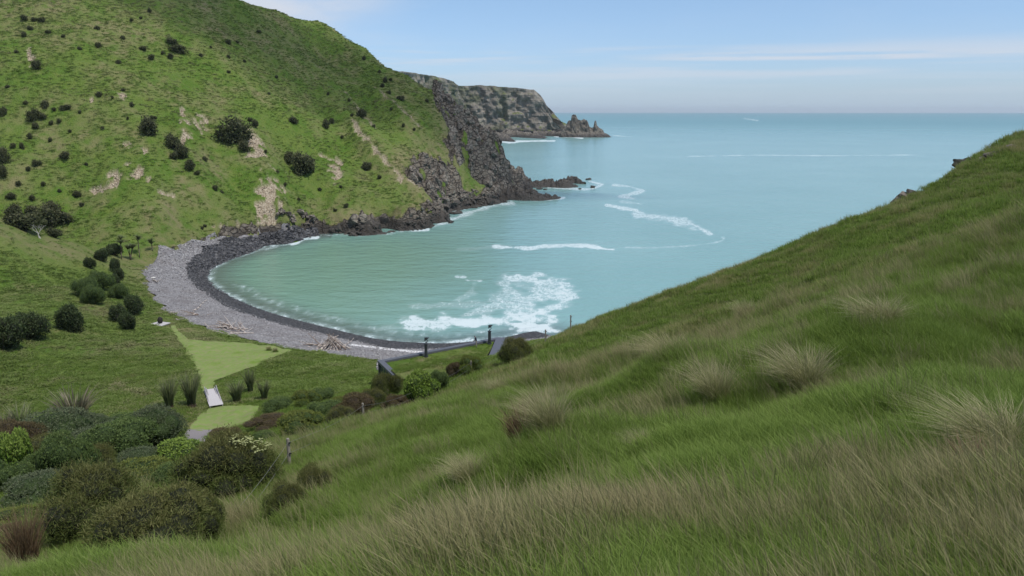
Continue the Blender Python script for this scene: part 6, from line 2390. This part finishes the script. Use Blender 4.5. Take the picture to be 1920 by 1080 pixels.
jk = [((0.02, 0, 0.90), (0.165, 0.125)), ((-0.03, 0, 1.12), (0.165, 0.125)), ((-0.10, 0, 1.36), (0.175, 0.13)), ((-0.11, 0.21, 1.39), (0.07, 0.07)), ((-0.10, 0.26, 1.12), (0.058, 0.058)), ((-0.27, 0.225, 1.0), (0.048, 0.048)),
      ((-0.11, -0.21, 1.39), (0.07, 0.07)), ((-0.10, -0.26, 1.12), (0.058, 0.058)), ((-0.27, -0.225, 1.0), (0.048, 0.048))]
obj('jacket', skin_figure('jacket', jk, [(0, 1), (1, 2), (2, 3), (3, 4), (4, 5), (2, 6), (6, 7), (7, 8)], m_navy), per)
# fingers
bm = bmesh.new()
for s_ in (-1, 1):
    for k in range(4):
        y0 = s_ * 0.20 + (k - 1.5) * 0.018
        limb(bm, (-0.39, y0, 0.95), (-0.44, y0, 0.935), 0.009, 0.008, 5)
        limb(bm, (-0.44, y0, 0.935), (-0.465, y0, 0.905), 0.008, 0.006, 5)
    limb(bm, (-0.37, s_ * 0.17, 0.95), (-0.41, s_ * 0.15, 0.92), 0.010, 0.008, 5)
obj('fingers', bm_mesh('fingers', bm, m_skin, True), per)

# ------------------------------------------------------------------ the fence
m_post = simple_mat('fence_post', (0.30, 0.275, 0.235), (0.17, 0.155, 0.13), scale=8)
m_wire = simple_mat('fence_wire', (0.25, 0.25, 0.24), rough=0.5)
m_ins = simple_mat('insulator', (0.03, 0.03, 0.03), rough=0.5)
fence = bpy.data.objects.new('wire_fence', None)
COL.objects.link(fence)
PST = [(350, 1092, 20, 0.72), (543, 868, 36, 1.25), (682, 786, 56, 1.25), (787, 757, 64, 1.5), (883, 704, 75, 1.5), (958, 668, 83, 1.3), (1023, 641, 89, 1.45), (1070, 612, 94, 1.4)]
tops = []
p0_ = PY(*PST[0][:3])
fence.location = (p0_[0], p0_[1], H1(p0_[0], p0_[1]))
tag(fence, 'old wooden post and wire fence running down the edge of the near slope', 'fence')
inv = Matrix.Translation(-Vector(fence.location))
for i, (a, b_, Y, hp) in enumerate(PST):
    p = PY(a, b_, Y)
    zg = H1(p[0], p[1])
    zt = p[2] + hp
    bm = bmesh.new()
    tl = random.uniform(-.05, .05)
    r_ = 0.085
    P0, P1 = Vector((p[0], p[1], min(zg, p[2]) - 0.4)), Vector((p[0] + tl, p[1], zt))
    limb(bm, P0, P1, r_ * 1.05, r_ * 0.92, 12)
    limb(bm, P1, P1 + Vector((0, 0, 0.03)), r_ * 0.92, r_ * 0.7, 12)
    po = obj('post', bm_mesh('post', bm, m_post, False), fence)
    po.matrix_parent_inverse = inv
    for k in range(2):
        bm = bmesh.new()
        zz = zt - 0.18 - 0.55 * k
        limb(bm, (p[0] + r_ * 0.7, p[1] - 0.06, zz), (p[0] + r_ * 0.7 + 0.07, p[1] - 0.1, zz + 0.02), 0.045, 0.035, 8)
        obj('insulator', bm_mesh('insulator', bm, m_ins), po)
    tops.append((p[0], p[1], zt))
for k, dz in enumerate((0.18, 0.73)):
    bm = bmesh.new()
    for i in range(len(tops) - 1):
        a_, c_ = Vector(tops[i]), Vector(tops[i + 1])
        a_.z -= dz
        c_.z -= dz
        n_ = 6
        prev = a_
        for q_ in range(1, n_ + 1):
            f_ = q_ / n_
            nx = a_.lerp(c_, f_)
            nx.z -= 0.25 * math.sin(math.pi * f_)
            limb(bm, prev, nx, 0.006, 0.006, 4)
            prev = nx
    w_ = obj('wire', bm_mesh('wire', bm, m_wire), fence)
    w_.matrix_parent_inverse = inv

print('all', round(time.time() - T0, 1))

# ------------------------------------------------------------------ unseen cloud out of the picture, placed to shade the hill top
m_cloud = bpy.data.materials.new('cloud_vapour')
m_cloud.use_nodes = True
t = m_cloud.node_tree
t.nodes.clear()
ou = t.nodes.new('ShaderNodeOutputMaterial')
pv = t.nodes.new('ShaderNodeVolumeScatter')
pv.inputs['Color'].default_value = (1, 1, 1, 1)
pv.inputs['Density'].default_value = 0.012
pv.inputs['Anisotropy'].default_value = 0.6
t.links.new(pv.outputs[0], ou.inputs['Volume'])


def cloud(target, alt, rx_, ry_, rz_, seed):
    """cloud whose shadow falls round the target point"""
    tv = Vector(target)
    k = (alt - tv.z) / SUN_DIR.z
    c_ = tv + Vector(SUN_DIR) * k
    rn = random.Random(seed)
    bm = bmesh.new()
    bmesh.ops.create_icosphere(bm, subdivisions=5, radius=1.0)
    for v in bm.verts:
        n_ = mnoise.fractal(v.co * 1.6 + Vector((seed, 0, 0)), 1.0, 2.0, 5)
        v.co *= 1 + 0.42 * n_
        v.co.x *= rx_
        v.co.y *= ry_
        v.co.z *= rz_ * (0.45 if v.co.z < 0 else 1.0)
    o_ = obj('cloud', bm_mesh('cloud', bm, m_cloud, True))
    o_.location = c_
    tag(o_, kind='structure')
    return o_


cloud((-75, 365, 82), 620, 160, 40, 55, 8)
print('clouds', round(time.time() - T0, 1))

# ------------------------------------------------------------------ sea haze
m_haze = bpy.data.materials.new('sea_haze')
m_haze.use_nodes = True
t = m_haze.node_tree
t.nodes.clear()
ou = t.nodes.new('ShaderNodeOutputMaterial')
pv = t.nodes.new('ShaderNodeVolumePrincipled')
pv.inputs['Color'].default_value = (0.86, 0.94, 1.0, 1)
pv.inputs['Density'].default_value = 0.000038
pv.inputs['Anisotropy'].default_value = 0.2
t.links.new(pv.outputs[0], ou.inputs['Volume'])
bm = bmesh.new()
bmesh.ops.create_cube(bm, size=1.0)
for v in bm.verts:
    v.co = Vector((v.co.x * 60000, v.co.y * 60000, -14.0 if v.co.z < 0 else 135.0))
me = bpy.data.meshes.new('haze')
bm.to_mesh(me)
bm.free()
me.materials.append(m_haze)
hz = obj('haze', me)
tag(hz, kind='stuff')
